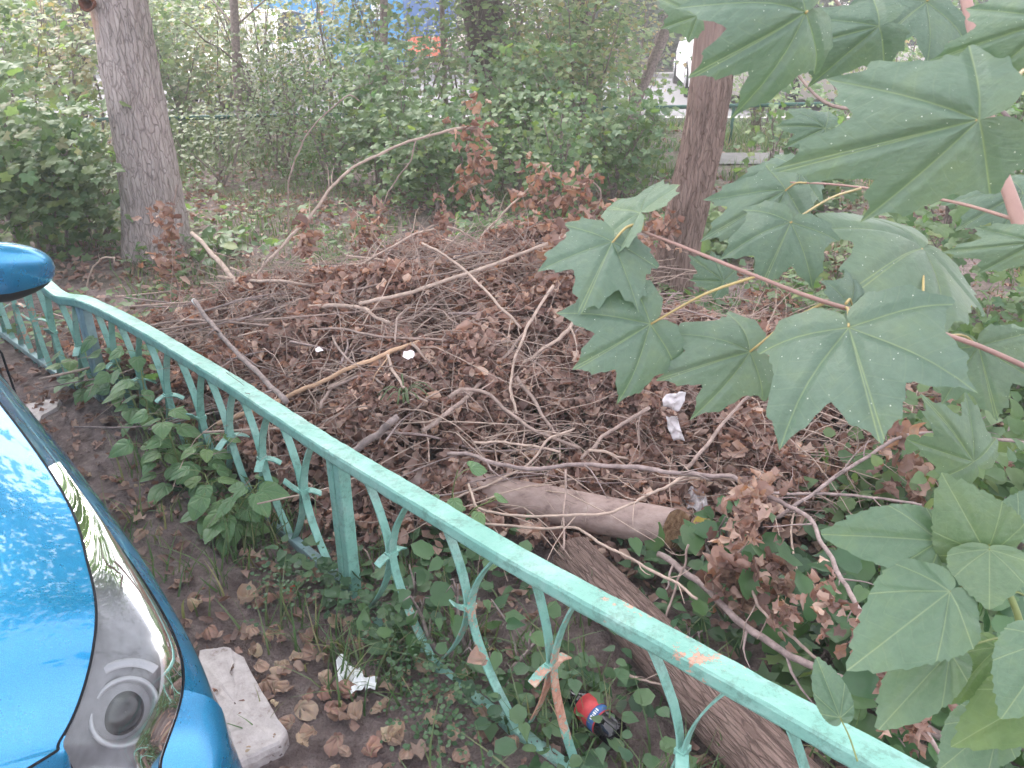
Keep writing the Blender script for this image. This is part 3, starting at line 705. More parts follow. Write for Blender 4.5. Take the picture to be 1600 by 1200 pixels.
def strip(mb, pts, w, th, wdir):
    """flat bar along pts; wdir = direction of its width"""
    n = len(pts); vs = []
    for i, p in enumerate(pts):
        t = (pts[min(i + 1, n - 1)] - pts[max(i - 1, 0)]).normalized(); wd = (wdir - t * wdir.dot(t)).normalized(); nn = t.cross(wd)
        for (a, b_) in ((-.5, -.5), (-.5, .5), (.5, .5), (.5, -.5)): vs.append(p + wd * (a * w + random.gauss(0, .0003)) + nn * (b_ * th + random.gauss(0, .0002)))
    fs = [(i * 4 + k, i * 4 + (k + 1) % 4, (i + 1) * 4 + (k + 1) % 4, (i + 1) * 4 + k) for i in range(n - 1) for k in range(4)] + [(3, 2, 1, 0), tuple((n - 1) * 4 + k for k in range(4))]
    mb.add(vs, fs)
PAIR = .29; random.seed(5)
FDIR = (fp[-1] - fp[3]); FDIR.z = 0; FDIR.normalize()
def fence_side(x, y):       # >0 behind the fence (brush side)
    return (x - fp[8].x) * -FDIR.y + (y - fp[8].y) * FDIR.x
def px_of(p): return p.x / depth_of(p) * FPX + 800
_px = [px_of(p) for p in full]
def s_at_px(x): return float(np.interp(x, _px, arc))
tops = [(148,170),(182,215),(225,260),(277,313),(322,362),(375,416),(437,487),(566,643),(690,783),(837,900),(1012,1150),(1237,1385)]
ORN = [((s_at_px(l) + s_at_px(r)) / 2, (s_at_px(r) - s_at_px(l)) / 2) for l, r in tops]
ORN += [(arc[-1] - .12, .07)] + [(sk - .13 - PAIR * .85 * i, .062) for i in range(int((sk - .2) / (PAIR * .85)))]
for (s, aw) in ORN:
        if min(abs(s - q_) for q_ in post_s) < .03 or s < .05: continue
        aw = min(max(aw, .05), .085)
        c = at_s(s); t = (at_s(s + .03) - at_s(s - .03)); t.z = 0; t.normalize(); nrm = Vector((t.y, -t.x, 0))
        zt = c.z - .034; zm = .275 + random.uniform(-.012, .012); zb = .0
        lean = random.uniform(-.012, .012)
        for sd_ in (-1, 1):
            pts = []
            sgm = 16
            for k in range(sgm + 1):
                f = k / sgm; z = zt + (zb - zt) * f; x = (abs(z - zm) / (zt - zm)) ** 1.7
                pts.append(Vector((c.x, c.y, 0)) + t * (sd_ * (.005 + aw * x) + lean * math.sin(f * 3)) + Vector((0, 0, z)))
            mb = MB(); strip(mb, pts, .0235, .0042, nrm); mb.build('curved_bar', M['mint'], root, smooth=False)
        cm = Vector((c.x, c.y, zm)) + t * lean
        mb = MB(); Mz = Matrix.Rotation(math.atan2(t.y, t.x), 3, 'Z'); box(mb, cm, .022, .03, .014, Mz); mb.build('weld_clip', M['mint'], root, smooth=False)
        # short scroll leaves standing out of the plane, bent by hand
        for sg in ((-1, 1) if random.random() < .6 else (1,)):
            up_ = random.random() < .3; ln = random.uniform(.04, .06); dr = (nrm * sg * 1.0 + t * random.uniform(-.9, 1.1)).normalized()
            pts = []
            for k in range(8):
                f = k / 7; 
                z = (.8 * ln * f ** 1.3 if up_ else ln * (.05 * math.sin(f * 2.2) - .42 * f ** 1.4))
                pts.append(cm + dr * (.012 + ln * .85 * f) + Vector((0, 0, z)))
            mb = MB(); strip(mb, pts, .025, .004, dr.cross(Vector((0, 0, 1)))); mb.build('scroll_end', M['mint'], root, smooth=False)
# peeled paint chips left on the rail near the second post: rust patches are in the paint material

# ================================================================ LOGS
def log(name, p0, p1, r0, r1, m, label, seed, bend=.02, ends=True):
    root = empty(name, (p0 + p1) / 2 * 1.0, label, 'log'); root.location.z = 0
    mid = (p0 + p1) / 2 + Vector((0, 0, bend)) + Vector(((p1 - p0).y, -(p1 - p0).x, 0)).normalized() * bend
    path = catmull([p0, mid, p1], 30); n = len(path); seg = 48; vs = []; fs = []; uv = []; L = 0
    for i, p in enumerate(path):
        t = (path[min(i + 1, n - 1)] - path[max(0, i - 1)]).normalized(); nx = Vector((0, 0, 1)); nx = (nx - t * nx.dot(t)).normalized(); ny = t.cross(nx)
        if i: L += (p - path[i - 1]).length
        for k in range(seg):
            a = 2 * math.pi * k / seg; r = r0 + (r1 - r0) * i / (n - 1)
            q = Vector((math.cos(a) * 2.2, math.sin(a) * 2.2, L * 2 + seed)); r *= 1 + .05 * noise.noise(q) + .02 * noise.noise(q * 5)
            vs.append(p + nx * math.cos(a) * r + ny * math.sin(a) * r); uv.append((k / seg, L))
    for i in range(n - 1):
        for k in range(seg): fs.append((i * seg + k, i * seg + (k + 1) % seg, (i + 1) * seg + (k + 1) % seg, (i + 1) * seg + k))
    te = (path[-1] - path[-2]).normalized(); sdir = Vector((0, 0, EYE)) - path[-1]; sdir = (sdir - te * sdir.dot(te)).normalized()
    for q_, w_ in ((n - 1, 1.0), (n - 2, .7), (n - 3, .4), (n - 4, .15)):
        for k in range(seg): v_ = Vector(vs[q_ * seg + k]); vs[q_ * seg + k] = v_ - te * (w_ * .55 * (v_ - path[q_]).dot(sdir))
    mb = MB(); mb.add(vs, fs, uv); mb.build('bark', m, root)
    for e in (0, n - 1):
        t = (path[1] - path[0]).normalized() * -1 if e == 0 else (path[-1] - path[-2]).normalized()
        ring = [Vector(vs[e * seg + k]) for k in range(seg)]; cen = path[e]
        mb = MB(); V = []
        for j in range(7):
            f = 1 - j / 6.5
            for k in range(seg): V.append(cen.lerp(ring[k], f * (.995)) + t * (.001 + .003 * math.sin(j * 2.3) + .0015 * math.sin(k * 1.9 + j)))
        V.append(cen + t * .002)
        F = [(j * seg + k, j * seg + (k + 1) % seg, (j + 1) * seg + (k + 1) % seg, (j + 1) * seg + k) for j in range(6) for k in range(seg)] + [(6 * seg + k, 6 * seg + (k + 1) % seg, 7 * seg) for k in range(seg)]
        mb.add(V, F); mb.build('cut_face', M['cut'], root)
    return root
def cut_mat():
    m, nt, b = mat('log_cut_face', .85, .2); tc = N(nt, 'ShaderNodeTexCoord')
    n = noise_tex(nt, 45, 5, .7); c = ramp(nt, n.outputs[0], [(.3, (.12, .06, .035)), (.5, (.25, .15, .09)), (.7, (.36, .24, .15))]); nt.links.new(c, b.inputs['Base Color']); bump(nt, b, n.outputs[0], .6, .006); return m
M['cut'] = cut_mat()
M['logsmooth'] = plain('smooth_log_bark', (.33, .24, .22), .75, .25, nscale=16, cols=[(.3, (.17, .115, .105)), (.45, (.31, .225, .205)), (.6, (.37, .275, .25)), (.75, (.46, .36, .33))], bs=.5, bd=.008, map_scale=(1, 1.6, 1.6), detail=8)
M['logrough'] = bark_mat('rough_log_bark', [(.12, .08, .07), (.25, .17, .15), (.36, .265, .23)], 11, .35, uvm=(1.1, .3, 1)); M['logrough'].node_tree.nodes['Principled BSDF'].inputs['Roughness'].default_value = .9
a, b_ = P(395, 700, .09), P(1058, 828, .125)
log('log', Vector(a), Vector(b_), .056, .064, M['logsmooth'], 'smooth pale log whose sawn end shows at the front right of the brush', 3, .01)
a, b_ = P(895, 868, .075), P(1300, 1300, .08)
log('log', Vector(a), Vector(b_), .066, .078, M['logrough'], 'thick rough barked log lying behind the top rail beside the bottle', 9, .01)
# ================================================================ BRUSH PILE
# tracing of the branches seen in the photograph: (mode, [(px, py)...], v0, v1, r0px, r1px, bark, label)
#   mode H: v = height above the heap   mode Z: v = height above ground   mode Y: v = distance from the viewer
BR = [
('H', [(655,533),(610,550),(560,570),(500,597),(455,617),(400,640),(340,662)], .10, .10, 5, 6, 'twigtan', 'thick straight tan stick sloping down behind the fence rail'),
('H', [(235,508),(300,500),(340,503),(430,509),(480,514),(530,514),(600,526),(700,532),(800,534)], .07, .10, 3.5, 3, 'twig', 'long grey brown stick lying nearly level across the left middle of the heap'),
('H', [(342,433),(390,438),(440,440),(500,447),(590,455)], .09, .07, 5, 3, 'twigpale', 'pale stick lying level at the back left edge of the heap'),
('H', [(480,479),(520,478),(562,480),(585,494),(610,505)], .10, .07, 6, 4, 'twigpale', 'short thick pale stick with a bend near the top left of the heap'),
('Y', [(303,470),(330,505),(355,535),(385,566),(420,600),(447,628)], 3.05, 2.16, 4, 6, 'twiggrey', 'dark grey branch with a white cut tip, resting on the fence rail'),
('Y', [(300,363),(320,384),(345,412),(368,441),(395,475),(430,503)], 4.1, 3.35, 5, 7, 'twigpale', 'broken branch with peeled pale bark, pointing up at the foot of the grey tree'),
('Y', [(347,501),(375,463),(405,425),(440,385),(472,352),(495,325),(520,290),(560,257),(620,229),(680,209),(735,201),(765,226)], 3.6, 4.2, 4, 3, 'twigpale', 'long pale branch arching high over the heap to a hanging bunch of dead leaves'),
('Y', [(428,545),(440,520),(465,492),(500,455),(545,425),(590,398),(640,370),(670,359),(710,357),(742,375),(762,395),(778,414)], 3.2, 4.1, 3, 2.5, 'twigpale', 'slender curved branch bowing over the middle of the heap'),
('H', [(560,475),(620,462),(700,438),(800,402),(875,372),(930,345)], .10, .25, 5, 4, 'twigpale', 'stout pale branch rising to the right along the back of the heap'),
('H', [(462,470),(590,445),(700,426),(775,408)], .08, .12, 3, 2, 'twig', 'thin straight twig just below the stout pale branch'),
('H', [(660,380),(685,393),(725,421),(762,458),(790,488),(815,512)], .22, .10, 3, 3.5, 'twigpale', 'curved twig falling from the back of the heap to its middle'),
('H', [(864,446),(830,500),(818,525),(801,575),(798,612),(808,645)], .16, .14, 4, 3, 'twigpale', 'thin pale twig hanging down the middle of the heap'),
('H', [(927,462),(905,490),(888,515),(875,527),(845,548),(818,567)], .15, .10, 5, 4, 'twigpale', 'pale branch end showing left of the maple leaves'),
('H', [(818,520),(800,545),(777,569),(740,610),(700,645),(661,673)], .11, .12, 4, 6, 'twig', 'mid brown branch running diagonally down the centre of the heap'),
('H', [(700,619),(725,609),(755,612),(785,635),(818,662),(860,683),(905,700)], .17, .12, 5, 4, 'twig', 'thick branch humped like a bow in front of the centre of the heap'),
('H', [(644,537),(669,564),(710,590),(735,602)], .12, .09, 4, 3, 'twigpale', 'short straight pale stick below the tan stick end'),
('H', [(807,590),(830,620),(856,661),(868,678)], .13, .12, 5, 4, 'twig', 'short brown stick leaning beside the bow shaped branch'),
('Z', [(699,708),(740,712),(785,727),(837,732),(912,726),(987,730),(1044,737),(1100,743),(1142,745),(1175,765),(1210,780),(1259,806),(1285,848),(1307,889),(1330,930),(1356,975),(1397,1050),(1424,1110),(1487,1200),(1530,1265)], .27, .42, 5, 6, 'twigmauve', 'longest branch, level along the front of the heap then bending down to the lower right'),
('Z', [(1217,590),(1190,605),(1161,627),(1124,669),(1095,708),(1071,733)], .52, .28, 3.5, 5, 'twig', 'stick rising right from the longest branch towards the big maple leaf'),
('H', [(1016,636),(985,655),(950,676),(928,697),(907,719)], .22, .14, 5, 4, 'twig', 'short stick leaning right, ending beside the torn white paper'),
('Z', [(1215,808),(1240,792),(1292,755),(1360,710),(1405,684),(1450,676),(1525,682),(1610,694)], .22, .48, 5, 3.5, 'twigmauve', 'bent branch leading to the right picture edge below the maple leaves'),
('Z', [(1150,748),(1074,744),(1040,762),(1006,776),(980,791),(931,804),(837,806),(762,800),(740,782),(733,755)], .32, .24, 4, 3, 'twigpale', 'pale twig curving across the smooth log'),
('Z', [(700,795),(742,815),(830,825),(897,825),(940,850),(987,874),(1050,908),(1090,935)], .2, .2, 3, 4, 'twigpale', 'pale stick slanting over the gap between the two logs'),
('Z', [(1030,865),(1065,890),(1105,920),(1150,967),(1210,1009),(1270,1042),(1337,1069),(1394,1106),(1470,1150),(1560,1210)], .12, .24, 8, 11, 'twigmauve', 'thick mauve branch running down right from the sawn log end'),
('Z', [(1150,880),(1180,935),(1195,960),(1240,997),(1275,1030)], .22, .2, 4, 4, 'twig', 'thin twig beside the thick mauve branch'),
('Z', [(1075,850),(1070,880),(1055,918),(1040,968)], .30, .12, 3, 3, 'twig', 'upright twig standing in front of the sawn log end'),
('Z', [(885,735),(882,790),(880,860)], .3, .22, 3, 2.5, 'twig', 'thin twig hanging straight down over the smooth log'),
('H', [(622,650),(605,665),(586,681),(556,702),(520,722)], .16, .14, 7, 8, 'twiggrey', 'stubby dark grey branch with a broken end behind the fence post'),
('Y', [(133,460),(140,430),(148,415),(160,404),(180,402)], 4.3, 4.3, 2, 2, 'twigpale', 'thin hooked stem standing left behind the bent fence rail'),
('Y', [(452,372),(450,300),(457,262),(465,240),(480,210),(506,180),(544,150),(562,158)], 4.6, 4.6, 2, 1.4, 'twig', 'very thin twig rising to a drooping tip left of the arching branch'),
('Y', [(650,221),(639,255),(616,285),(601,315),(582,368)], 4.3, 4.3, 1.6, 2, 'twig', 'thin twig dropping from the arching branch'),
('H', [(500,640),(505,625),(522,605),(556,590),(600,586),(655,592)], .08, .08, 4, 3, 'twig', 'curved grey twig just below the tan stick'),
('H', [(605,556),(616,582),(635,609),(669,629)], .10, .09, 4, 3, 'twigpale', 'short pale twig curving down from the tan stick'),
('H', [(618,535),(619,505),(628,488),(650,481),(687,485),(706,500),(727,517)], .12, .10, 2.5, 2, 'twig', 'looped thin twig right of the tan stick end'),
('H', [(740,691),(780,691),(819,695),(875,706)], .16, .14, 3, 3, 'twigpale', 'thin pale stick lying just above the longest branch'),
('H', [(920,702),(950,708),(980,717)], .17, .13, 4, 3, 'twigpale', 'short pale stick lying above the right half of the longest branch'),
('H', [(640,802),(690,785),(744,766),(785,747),(826,725),(856,688),(897,669)], .10, .16, 3, 3, 'twigpale', 'thin pale twig climbing right across the longest branch'),
('Y', [(545,832),(560,850),(575,868),(597,908)], 2.1, 1.95, 3, 2, 'twig', 'short twig standing just behind the fence post foot'),
('Z', [(960,1045),(1000,1062),(1040,1070),(1110,1078)], .10, .10, 3, 3, 'twig', 'thin stick lying above the red labelled bottle'),
('H', [(180,464),(262,456),(345,452)], .05, .05, 2.5, 2, 'twigpale', 'thin pale stick in the leaf litter at the left end of the heap'),
('H', [(519,524),(534,552),(571,580),(600,600)], .08, .08, 3, 3, 'twig', 'bent twig in the left middle of the heap above the tan stick'),
('Y', [(700,418),(735,390),(770,350),(800,320),(835,285),(862,258)], 4.3, 4.6, 3, 2, 'twigpale', 'thin branch leaning up right behind the heap with brown leaves at its tip'),
('Y', [(885,440),(905,400),(925,350),(938,300),(908,272)], 4.3, 4.5, 3, 2, 'twig', 'upright twig with a drooping brown leaf bunch left of the brown tree'),
('Y', [(285,470),(270,420),(262,380),(272,320),(276,290)], 4.5, 4.5, 2.5, 1.6, 'twig', 'dry twig wrapped in brown leaves in front of the grey tree'),
('Z', [(905,432),(960,428),(1020,418),(1100,424),(1200,420)], .4, .35, 2, 2, 'twig', 'thin level twig passing in front of the brown tree foot'),
('Y', [(1130,968),(1115,900),(1165,850),(1180,790),(1175,762)], 1.7, 1.72, 2.5, 2, 'twig', 'dry twig holding crumpled tan leaves below the maple leaf'),
('Z', [(1205,770),(1260,772),(1350,775),(1440,790)], .25, .3, 4, 3, 'twigmauve', 'stick lying right of the longest branch above its bend'),
]
LEAFY = {6: [(742,215,65,16), (745,270,60,14)], 41: [(835,300,60,14), (865,300,55,12), (820,345,65,14)], 42: [(908,300,55,14), (930,335,60,12), (905,365,60,12)], 43: [(262,350,45,10), (265,395,50,10), (262,425,45,8)],
         9: [(480,372,40,6)], 29: [(478,382,32,6)], 30: [(590,350,34,8), (563,380,44,12)], 8: [(870,385,60,10), (690,338,32,6)], 44: [(1040,365,44,6), (1003,380,44,6), (990,440,45,6)],
         17: [(1345,985,45,5), (1425,1140,60,8), (1400,1060,40,5), (1180,780,70,10)], 20: [(1405,722,75,14), (1430,790,55,8)], 45: [(1165,800,60,8), (1160,930,60,8), (1215,905,55,8)], 24: [(1225,960,45,5), (1180,900,50,5)], 23: [(1285,930,55,6), (1130,880,70,10)]}
random.seed(11)
PILE_GROUP = 'branches piled in the brush heap'
def perturb(path, amp, seed):
    r_ = random.Random(seed); ph = [r_.uniform(0, 6) for _ in range(3)]
    return [p + Vector((amp * math.sin(i * .9 + ph[0]), 0, amp * math.sin(i * .7 + ph[1]) + amp * .5 * math.sin(i * 2.1 + ph[2]))) for i, p in enumerate(path)]
ROOTS = []
for bi, (mode, pp, v0, v1, r0, r1, mk, lab) in enumerate(BR):
    W3 = []; n = len(pp)
    for i, (px, py) in enumerate(pp):
        v = v0 + (v1 - v0) * i / (n - 1)
        W3.append(PH(px, py, v) if mode == 'H' else P(px, py, v) if mode == 'Z' else PY(px, py, v))
    path = perturb(catmull(W3, 6), .0022, bi)
    base = W3[0] if mode != 'Y' else W3[0]
    root = empty('fallen_branch', tuple(base), lab, 'branch', PILE_GROUP); ROOTS.append(root)
    m_ = len(path); rad = []
    for i, p in enumerate(path):
        rp = (r0 + (r1 - r0) * i / (m_ - 1)) * pxsize(p) * (.62 if mk != 'twiggrey' else .75)
        rad.append(rp * (1 + .18 * max(0, noise.noise(p * 14 + Vector((bi, 0, 0))))) )
    mb = MB(); tube(mb, path, rad, 9, rough=.22, vscale=5); mb.build('stem', M[mk], root)
    # side twigs and bud stubs
    for k in range(max(1, int(len(path) / 9))):
        j = random.randrange(1, m_ - 1); t = (path[j + 1] - path[j - 1]).normalized(); sdv = t.cross(Vector((random.uniform(-1, 1), random.uniform(-1, 1), 1))).normalized() * random.choice((-1, 1))
        d = (t * .8 + sdv * .8).normalized(); ln = random.uniform(.02, .22); q = path[j]; tp = [q]
        for _ in range(4): d = (d + Vector([random.uniform(-.3, .3) for _ in range(3)])).normalized(); q = q + d * ln / 4; tp.append(q)
        mb = MB(); tube(mb, tp, (rad[j] * .5, .0009), 5); mb.build('side_twig', M[mk], root)
    bunch = []
    for (px, py, w, cnt) in LEAFY.get(bi, []):
        near = min(path, key=lambda p: (Vector(((p.x / depth_of(p)) * FPX + 800, 0, 0)) - Vector((px, 0, 0))).length + abs((600 - ((p.z - EYE) * cs + p.y * sn) / depth_of(p) * FPX) - py))
        cpos = PY(px, py, near.y + random.uniform(-.05, .05)); u = pxsize(cpos)
        bunch.append((cpos, w * u))
        for k in range(int(cnt * .8)):
            o = link('withered_leaf', DEAD_ME[random.randrange(10)], M['deadoi'], root)
            off = Vector((random.gauss(0, .24), random.gauss(0, .24), random.gauss(0, .42))) * w * u
            o.location = cpos + off - root.location; o.scale = [max(.030, min(.052, w * u * .40)) * random.uniform(.75, 1.25) * random.uniform(.8, 1.2) for _ in range(3)]
            o.rotation_euler = [random.uniform(0, 6.28) for _ in range(3)]
    if bunch:
        gg = np.random.default_rng(bi); PP = []; SS = []
        for cp, ww in bunch:
            PP.append(np.array(cp) + gg.normal(size=(26, 3)) * np.array([.26, .26, .46]) * ww); SS.append(np.full(26, max(.026, min(.045, ww * .36))))
        PP = np.concatenate(PP); SS = np.concatenate(SS)
        tag(scatter('withered_leaf_bunch', T_DEAD, PP, rotmats(len(PP), 1.3), SS[:, None] * gg.uniform(.7, 1.3, (len(PP), 3)), M['dead'], root), kind='stuff')
# extra countable sticks inside the heap
def in_pile(n, g, thr=.05):
    # positions on the heap, denser where it is higher
    out = []
    while len(out) < n:
        x, y = g.uniform(-2.9, 2.0), g.uniform(2.1, 5.4)
        if hp(x, y) > thr and fence_side(x, y) > .12 and g.uniform() < .25 + hp(x, y) * 3: out.append((x, y))
    return np.array(out)
g = np.random.default_rng(3)
ex = in_pile(130, g, .05)
for i, (x, y) in enumerate(ex):
    d = Vector((math.cos(a := g.normal(.35, .55)), math.sin(a), g.uniform(-.06, .12))); ln = g.uniform(.3, 1.1); p = Vector((x, y, float(hp(x, y)) + g.uniform(-.01, .07))); pts = []
    for k in range(5):
        q = p + d * ln * (k / 4 - .5); q.z = max(q.z, float(hp(q.x, q.y)) * .95 + .015) if k < 3 else q.z; pts.append(q + Vector((g.normal(0, .018), g.normal(0, .018), g.normal(0, .012))))
    root = empty('fallen_branch', tuple(pts[0]), 'thin dry stick tangled among the dead leaves of the heap', 'branch', 'thin sticks tangled in the heap')
    mb = MB(); r_ = g.uniform(.0025, .0055); tube(mb, catmull(pts, 4), (r_, r_ * .5), 7, rough=.15); mb.build('stem', M[['twig', 'twigpale', 'twiggrey', 'twigmauve'][i % 4]], root)
# fine twig tangle: nobody could count it
tw = in_pile(3300, g, .03); mb = MB()
for (x, y) in tw:
    a = g.uniform(0, 6.28); d = Vector((math.cos(a), math.sin(a), abs(g.normal(0, .45)) - .1)); ln = g.uniform(.08, .45); p = Vector((x, y, float(hp(x, y)) * g.uniform(.85, 1.08) + g.uniform(0.01, .085))); pts = [p]
    for k in range(5): d = (d + Vector(g.normal(0, .2, 3)) - Vector((0, 0, .06))).normalized(); p = p + d * ln / 5; p.z = max(p.z, .01); pts.append(p)
    tube(mb, pts, (g.uniform(.0012, .0026), .0007), 4, cap=False)
tag(mb.build('twig_tangle', M['twigmid']), 'mass of fine dry twigs filling the brush heap', 'twigs', kind='stuff')
tw = in_pile(1000, g, .05); mb = MB()
for (x, y) in tw:
    al = g.normal(.4, .9); dd = Vector((math.cos(al), math.sin(al), g.uniform(0, .7))); ln = g.uniform(.15, .6); p = Vector((x, y, float(hp(x, y)) * .95 + g.uniform(.01, .06))); pts = [p]
    for k in range(6): dd = (dd + Vector(g.normal(0, .13, 3)) - Vector((0, 0, .14))).normalized(); p = p + dd * ln / 6; p.z = max(p.z, float(hp(p.x, p.y)) + .004); pts.append(p)
    tube(mb, pts, (g.uniform(.0018, .0034), .0009), 5, cap=False)
tag(mb.build('twig_tangle', M['twigpale']), 'paler thin twigs arching over the top of the brush heap', 'twigs', kind='stuff')
# withered leaves of the heap
def pile_leaves(name, n, u0, u1, size, m, temps, seed, lab):
    g = np.random.default_rng(seed); X = g.uniform(-3.2, 2.3, n * 6); Y = g.uniform(2.0, 5.7, n * 6); h = hp(X, Y)
    clump = np.array([noise.noise(Vector((x * 3.2, y * 3.2, seed))) for x, y in zip(X, Y)])
    keep = (fence_side(X, Y) > .07) & (g.uniform(size=n * 6) < np.clip((h - .012) * 6, 0, 1) * np.clip(.55 + 1.5 * clump, .10, 1)); X, Y, h = X[keep][:n], Y[keep][:n], h[keep][:n]; clump = clump[keep][:n]; k = len(X)
    Z = np.maximum(h * g.uniform(u0, u1, k) + g.uniform(0, .05, k) + .16 * np.clip(clump, -.3, 1), .01)
    Pp = np.stack([X, Y, Z], 1); S = g.uniform(.6, 1.35, k)[:, None] * size * g.uniform(.75, 1.25, (k, 3))
    return tag(scatter(name, temps, Pp, rotmats(k, 1.1), S, m), lab, 'leaves', kind='stuff')
pile_leaves('withered_leaves', 24000, .4, .92, .040, M['dead'], T_DEADLO, 21, 'deep layer of curled brown leaves inside the brush heap')
pile_leaves('withered_leaves', 38000, .78, 1.06, .036, M['dead'], T_DEAD, 22, 'top layer of curled brown leaves covering the brush heap')
# ================================================================ GROUND LITTER, GRASS, COVER
def area_scatter(name, n, xr, yr, dens, size, m, temps, seed, lab, cat='leaves', tilt=.35, zoff=(.004, .03), scl=(.6, 1.4), parent=None):
    g = np.random.default_rng(seed); X = g.uniform(*xr, n); Y = g.uniform(*yr, n); d = dens(X, Y)
    keep = g.uniform(size=n) < d; X, Y = X[keep], Y[keep]; k = len(X)
    Z = gz(X, Y) + hp(X, Y) * .3 + g.uniform(*zoff, k); S = g.uniform(*scl, k)[:, None] * size * g.uniform(.8, 1.2, (k, 3))
    return tag(scatter(name, temps, np.stack([X, Y, Z], 1), rotmats(k, tilt), S, m), lab, cat, kind='stuff')
def nz(X, Y, s, o): return np.array([noise.noise(Vector((x * s, y * s, o))) for x, y in zip(X, Y)])
def road_cut(Y): return (Y < 11.6)
area_scatter('leaf_litter', 19000, (-3.3, 2.6), (.5, 3.2), lambda X, Y: np.clip(.35 + .9 * nz(X, Y, 2.2, 3), .04, 1) * np.where(fence_side(X, Y) > 0, 1, .55), .029, M['litter'], T_DEAD, 31, 'brown leaf litter on the soil around the fence', tilt=.4)
area_scatter('leaf_litter', 21000, (-5.5, 5), (3.0, 7.5), lambda X, Y: np.clip(.45 + .9 * nz(X, Y, 1.1, 5), .05, 1), .036, M['litter'], T_DEADLO, 32, 'brown leaf litter between the trees', tilt=.5)
area_scatter('leaf_litter', 9000, (-8, 8), (7.2, 11.6), lambda X, Y: np.clip(.3 + .9 * nz(X, Y, .9, 7), .03, 1) * ~((X > 1.5) & (X < 5.3) & (Y > 8.3) & (Y < 9.65)), .05, M['litter'], T_DEADLO, 33, 'brown leaf litter near the road', tilt=.5)
area_scatter('soil_crumbs', 16000, (-2.8, 1.2), (.3, 3.5), lambda X, Y: np.clip(.6 + .5 * nz(X, Y, 3, 9), 0, 1), .006, M['soil'], T_DEADLO, 34, 'small crumbs of soil and debris beside the car', 'soil', tilt=1)
def grass(name, n, xr, yr, dens, h, seed, lab, w=.0032):
    g = np.random.default_rng(seed); X = g.uniform(*xr, n); Y = g.uniform(*yr, n); keep = g.uniform(size=n) < dens(X, Y); X, Y = X[keep], Y[keep]; k = len(X)
    temps = []
    for s_ in range(5):
        c = .15 + .22 * s_; V = []
        for j in range(5):
            f = j / 4; ww = .5 * (1 - f ** 1.6) + .02; V += [(-ww, c * f * f * 60 * .01 * 1.0, f), (ww, c * f * f * .6, f)]
        V = np.array(V, float); V[:, 1] = np.repeat([c * (j / 4) ** 2 for j in range(5)], 2); V[:, 2] *= 1 - .15 * c
        T = []
        for j in range(4): T += [(2 * j, 2 * j + 1, 2 * j + 3), (2 * j, 2 * j + 3, 2 * j + 2)]
        temps.append((V, np.array(T), V[:, [0, 2]].copy()))
    hh = g.uniform(.4, 1.3, k) * h; S = np.stack([g.uniform(.7, 1.3, k) * w * 2, hh, hh], 1)
    Z = gz(X, Y) - .005 + hp(X, Y) * .28
    return tag(scatter(name, temps, np.stack([X, Y, Z], 1), rotmats(k, .22), S, M['grass']), lab, 'grass', kind='stuff')
fenceband = lambda X, Y: np.exp(-(fence_side(X, Y) / .28) ** 2) * (X > -1.4)
def tuft(X, Y, s, o, t, k): return np.clip((nz(X, Y, s, o) - t) * k, 0, 1)
grass('grass', 26000, (-1.6, 1.8), (.6, 3.4), lambda X, Y: fenceband(X, Y) * tuft(X, Y, 4, 2, -.02, 5) * .9 + .5 * tuft(X, Y, 3.1, 12, .22, 6) * (fence_side(X, Y) > -.2), .15, 51, 'green grass tufts growing through the metal fence')
grass('grass', 30000, (-6, 6), (4.2, 8.2), lambda X, Y: (hp(X, Y) < .05) * tuft(X, Y, 1.3, 4, -.15, 3), .11, 52, 'grass among the leaf litter behind the heap', .004)
grass('grass', 26000, (-8, 8), (8, 11.7), lambda X, Y: tuft(X, Y, .9, 6, -.3, 3) * ~((X > 1.6) & (X < 5.2) & (Y > 8.35) & (Y < 9.6)), .20, 53, 'tall rough grass beside the far road', .007)
def cover(name, n, xr, yr, dens, size, seed, lab, hgt, temps=T_OVATE + T_ROUND, m='cover'):
    g = np.random.default_rng(seed); X = g.uniform(*xr, n); Y = g.uniform(*yr, n); keep = g.uniform(size=n) < dens(X, Y); X, Y = X[keep], Y[keep]; k = len(X)
    Z = gz(X, Y) + hp(X, Y) * .3 + g.uniform(.015, hgt, k)
    return tag(scatter(name, temps, np.stack([X, Y, Z], 1), rotmats(k, .45), g.uniform(.55, 1.3, k) * size, M[m]), lab, 'ground cover', kind='stuff')
nopile = lambda X, Y: hp(X, Y) < .10
cover('ground_cover', 5200, (-1.2, 1.8), (.7, 3.0), lambda X, Y: (fence_side(X, Y) > -.12) * nopile(X, Y) * tuft(X, Y, 2.6, 21, -.22, 3), .042, 61, 'small round leaved plants covering the ground round the logs', .12)
cover('ground_cover', 9000, (-5, 5), (3.6, 8), lambda X, Y: nopile(X, Y) * tuft(X, Y, 1.2, 23, -.1, 3), .05, 62, 'low leafy plants between the trees', .18, T_OVATE + T_LOBED, 'green')
cover('ground_cover', 7000, (.6, 3.2), (1.4, 4.6), lambda X, Y: (hp(X, Y) < .16) * tuft(X, Y, 2.0, 25, -.12, 3), .05, 63, 'low leafy plants on the ground below the maple leaves', .14, T_OVATE + T_LOBED, 'green')
cover('weed_sprigs', 9000, (-.75, .35), (1.1, 2.1), lambda X, Y: np.exp(-((fence_side(X, Y) + .10) / .13) ** 2) * tuft(X, Y, 3.4, 31, -.12, 4), .011, 64, 'tiny leaved grey green weeds at the foot of the fence post', .12, T_ROUND, 'cover')

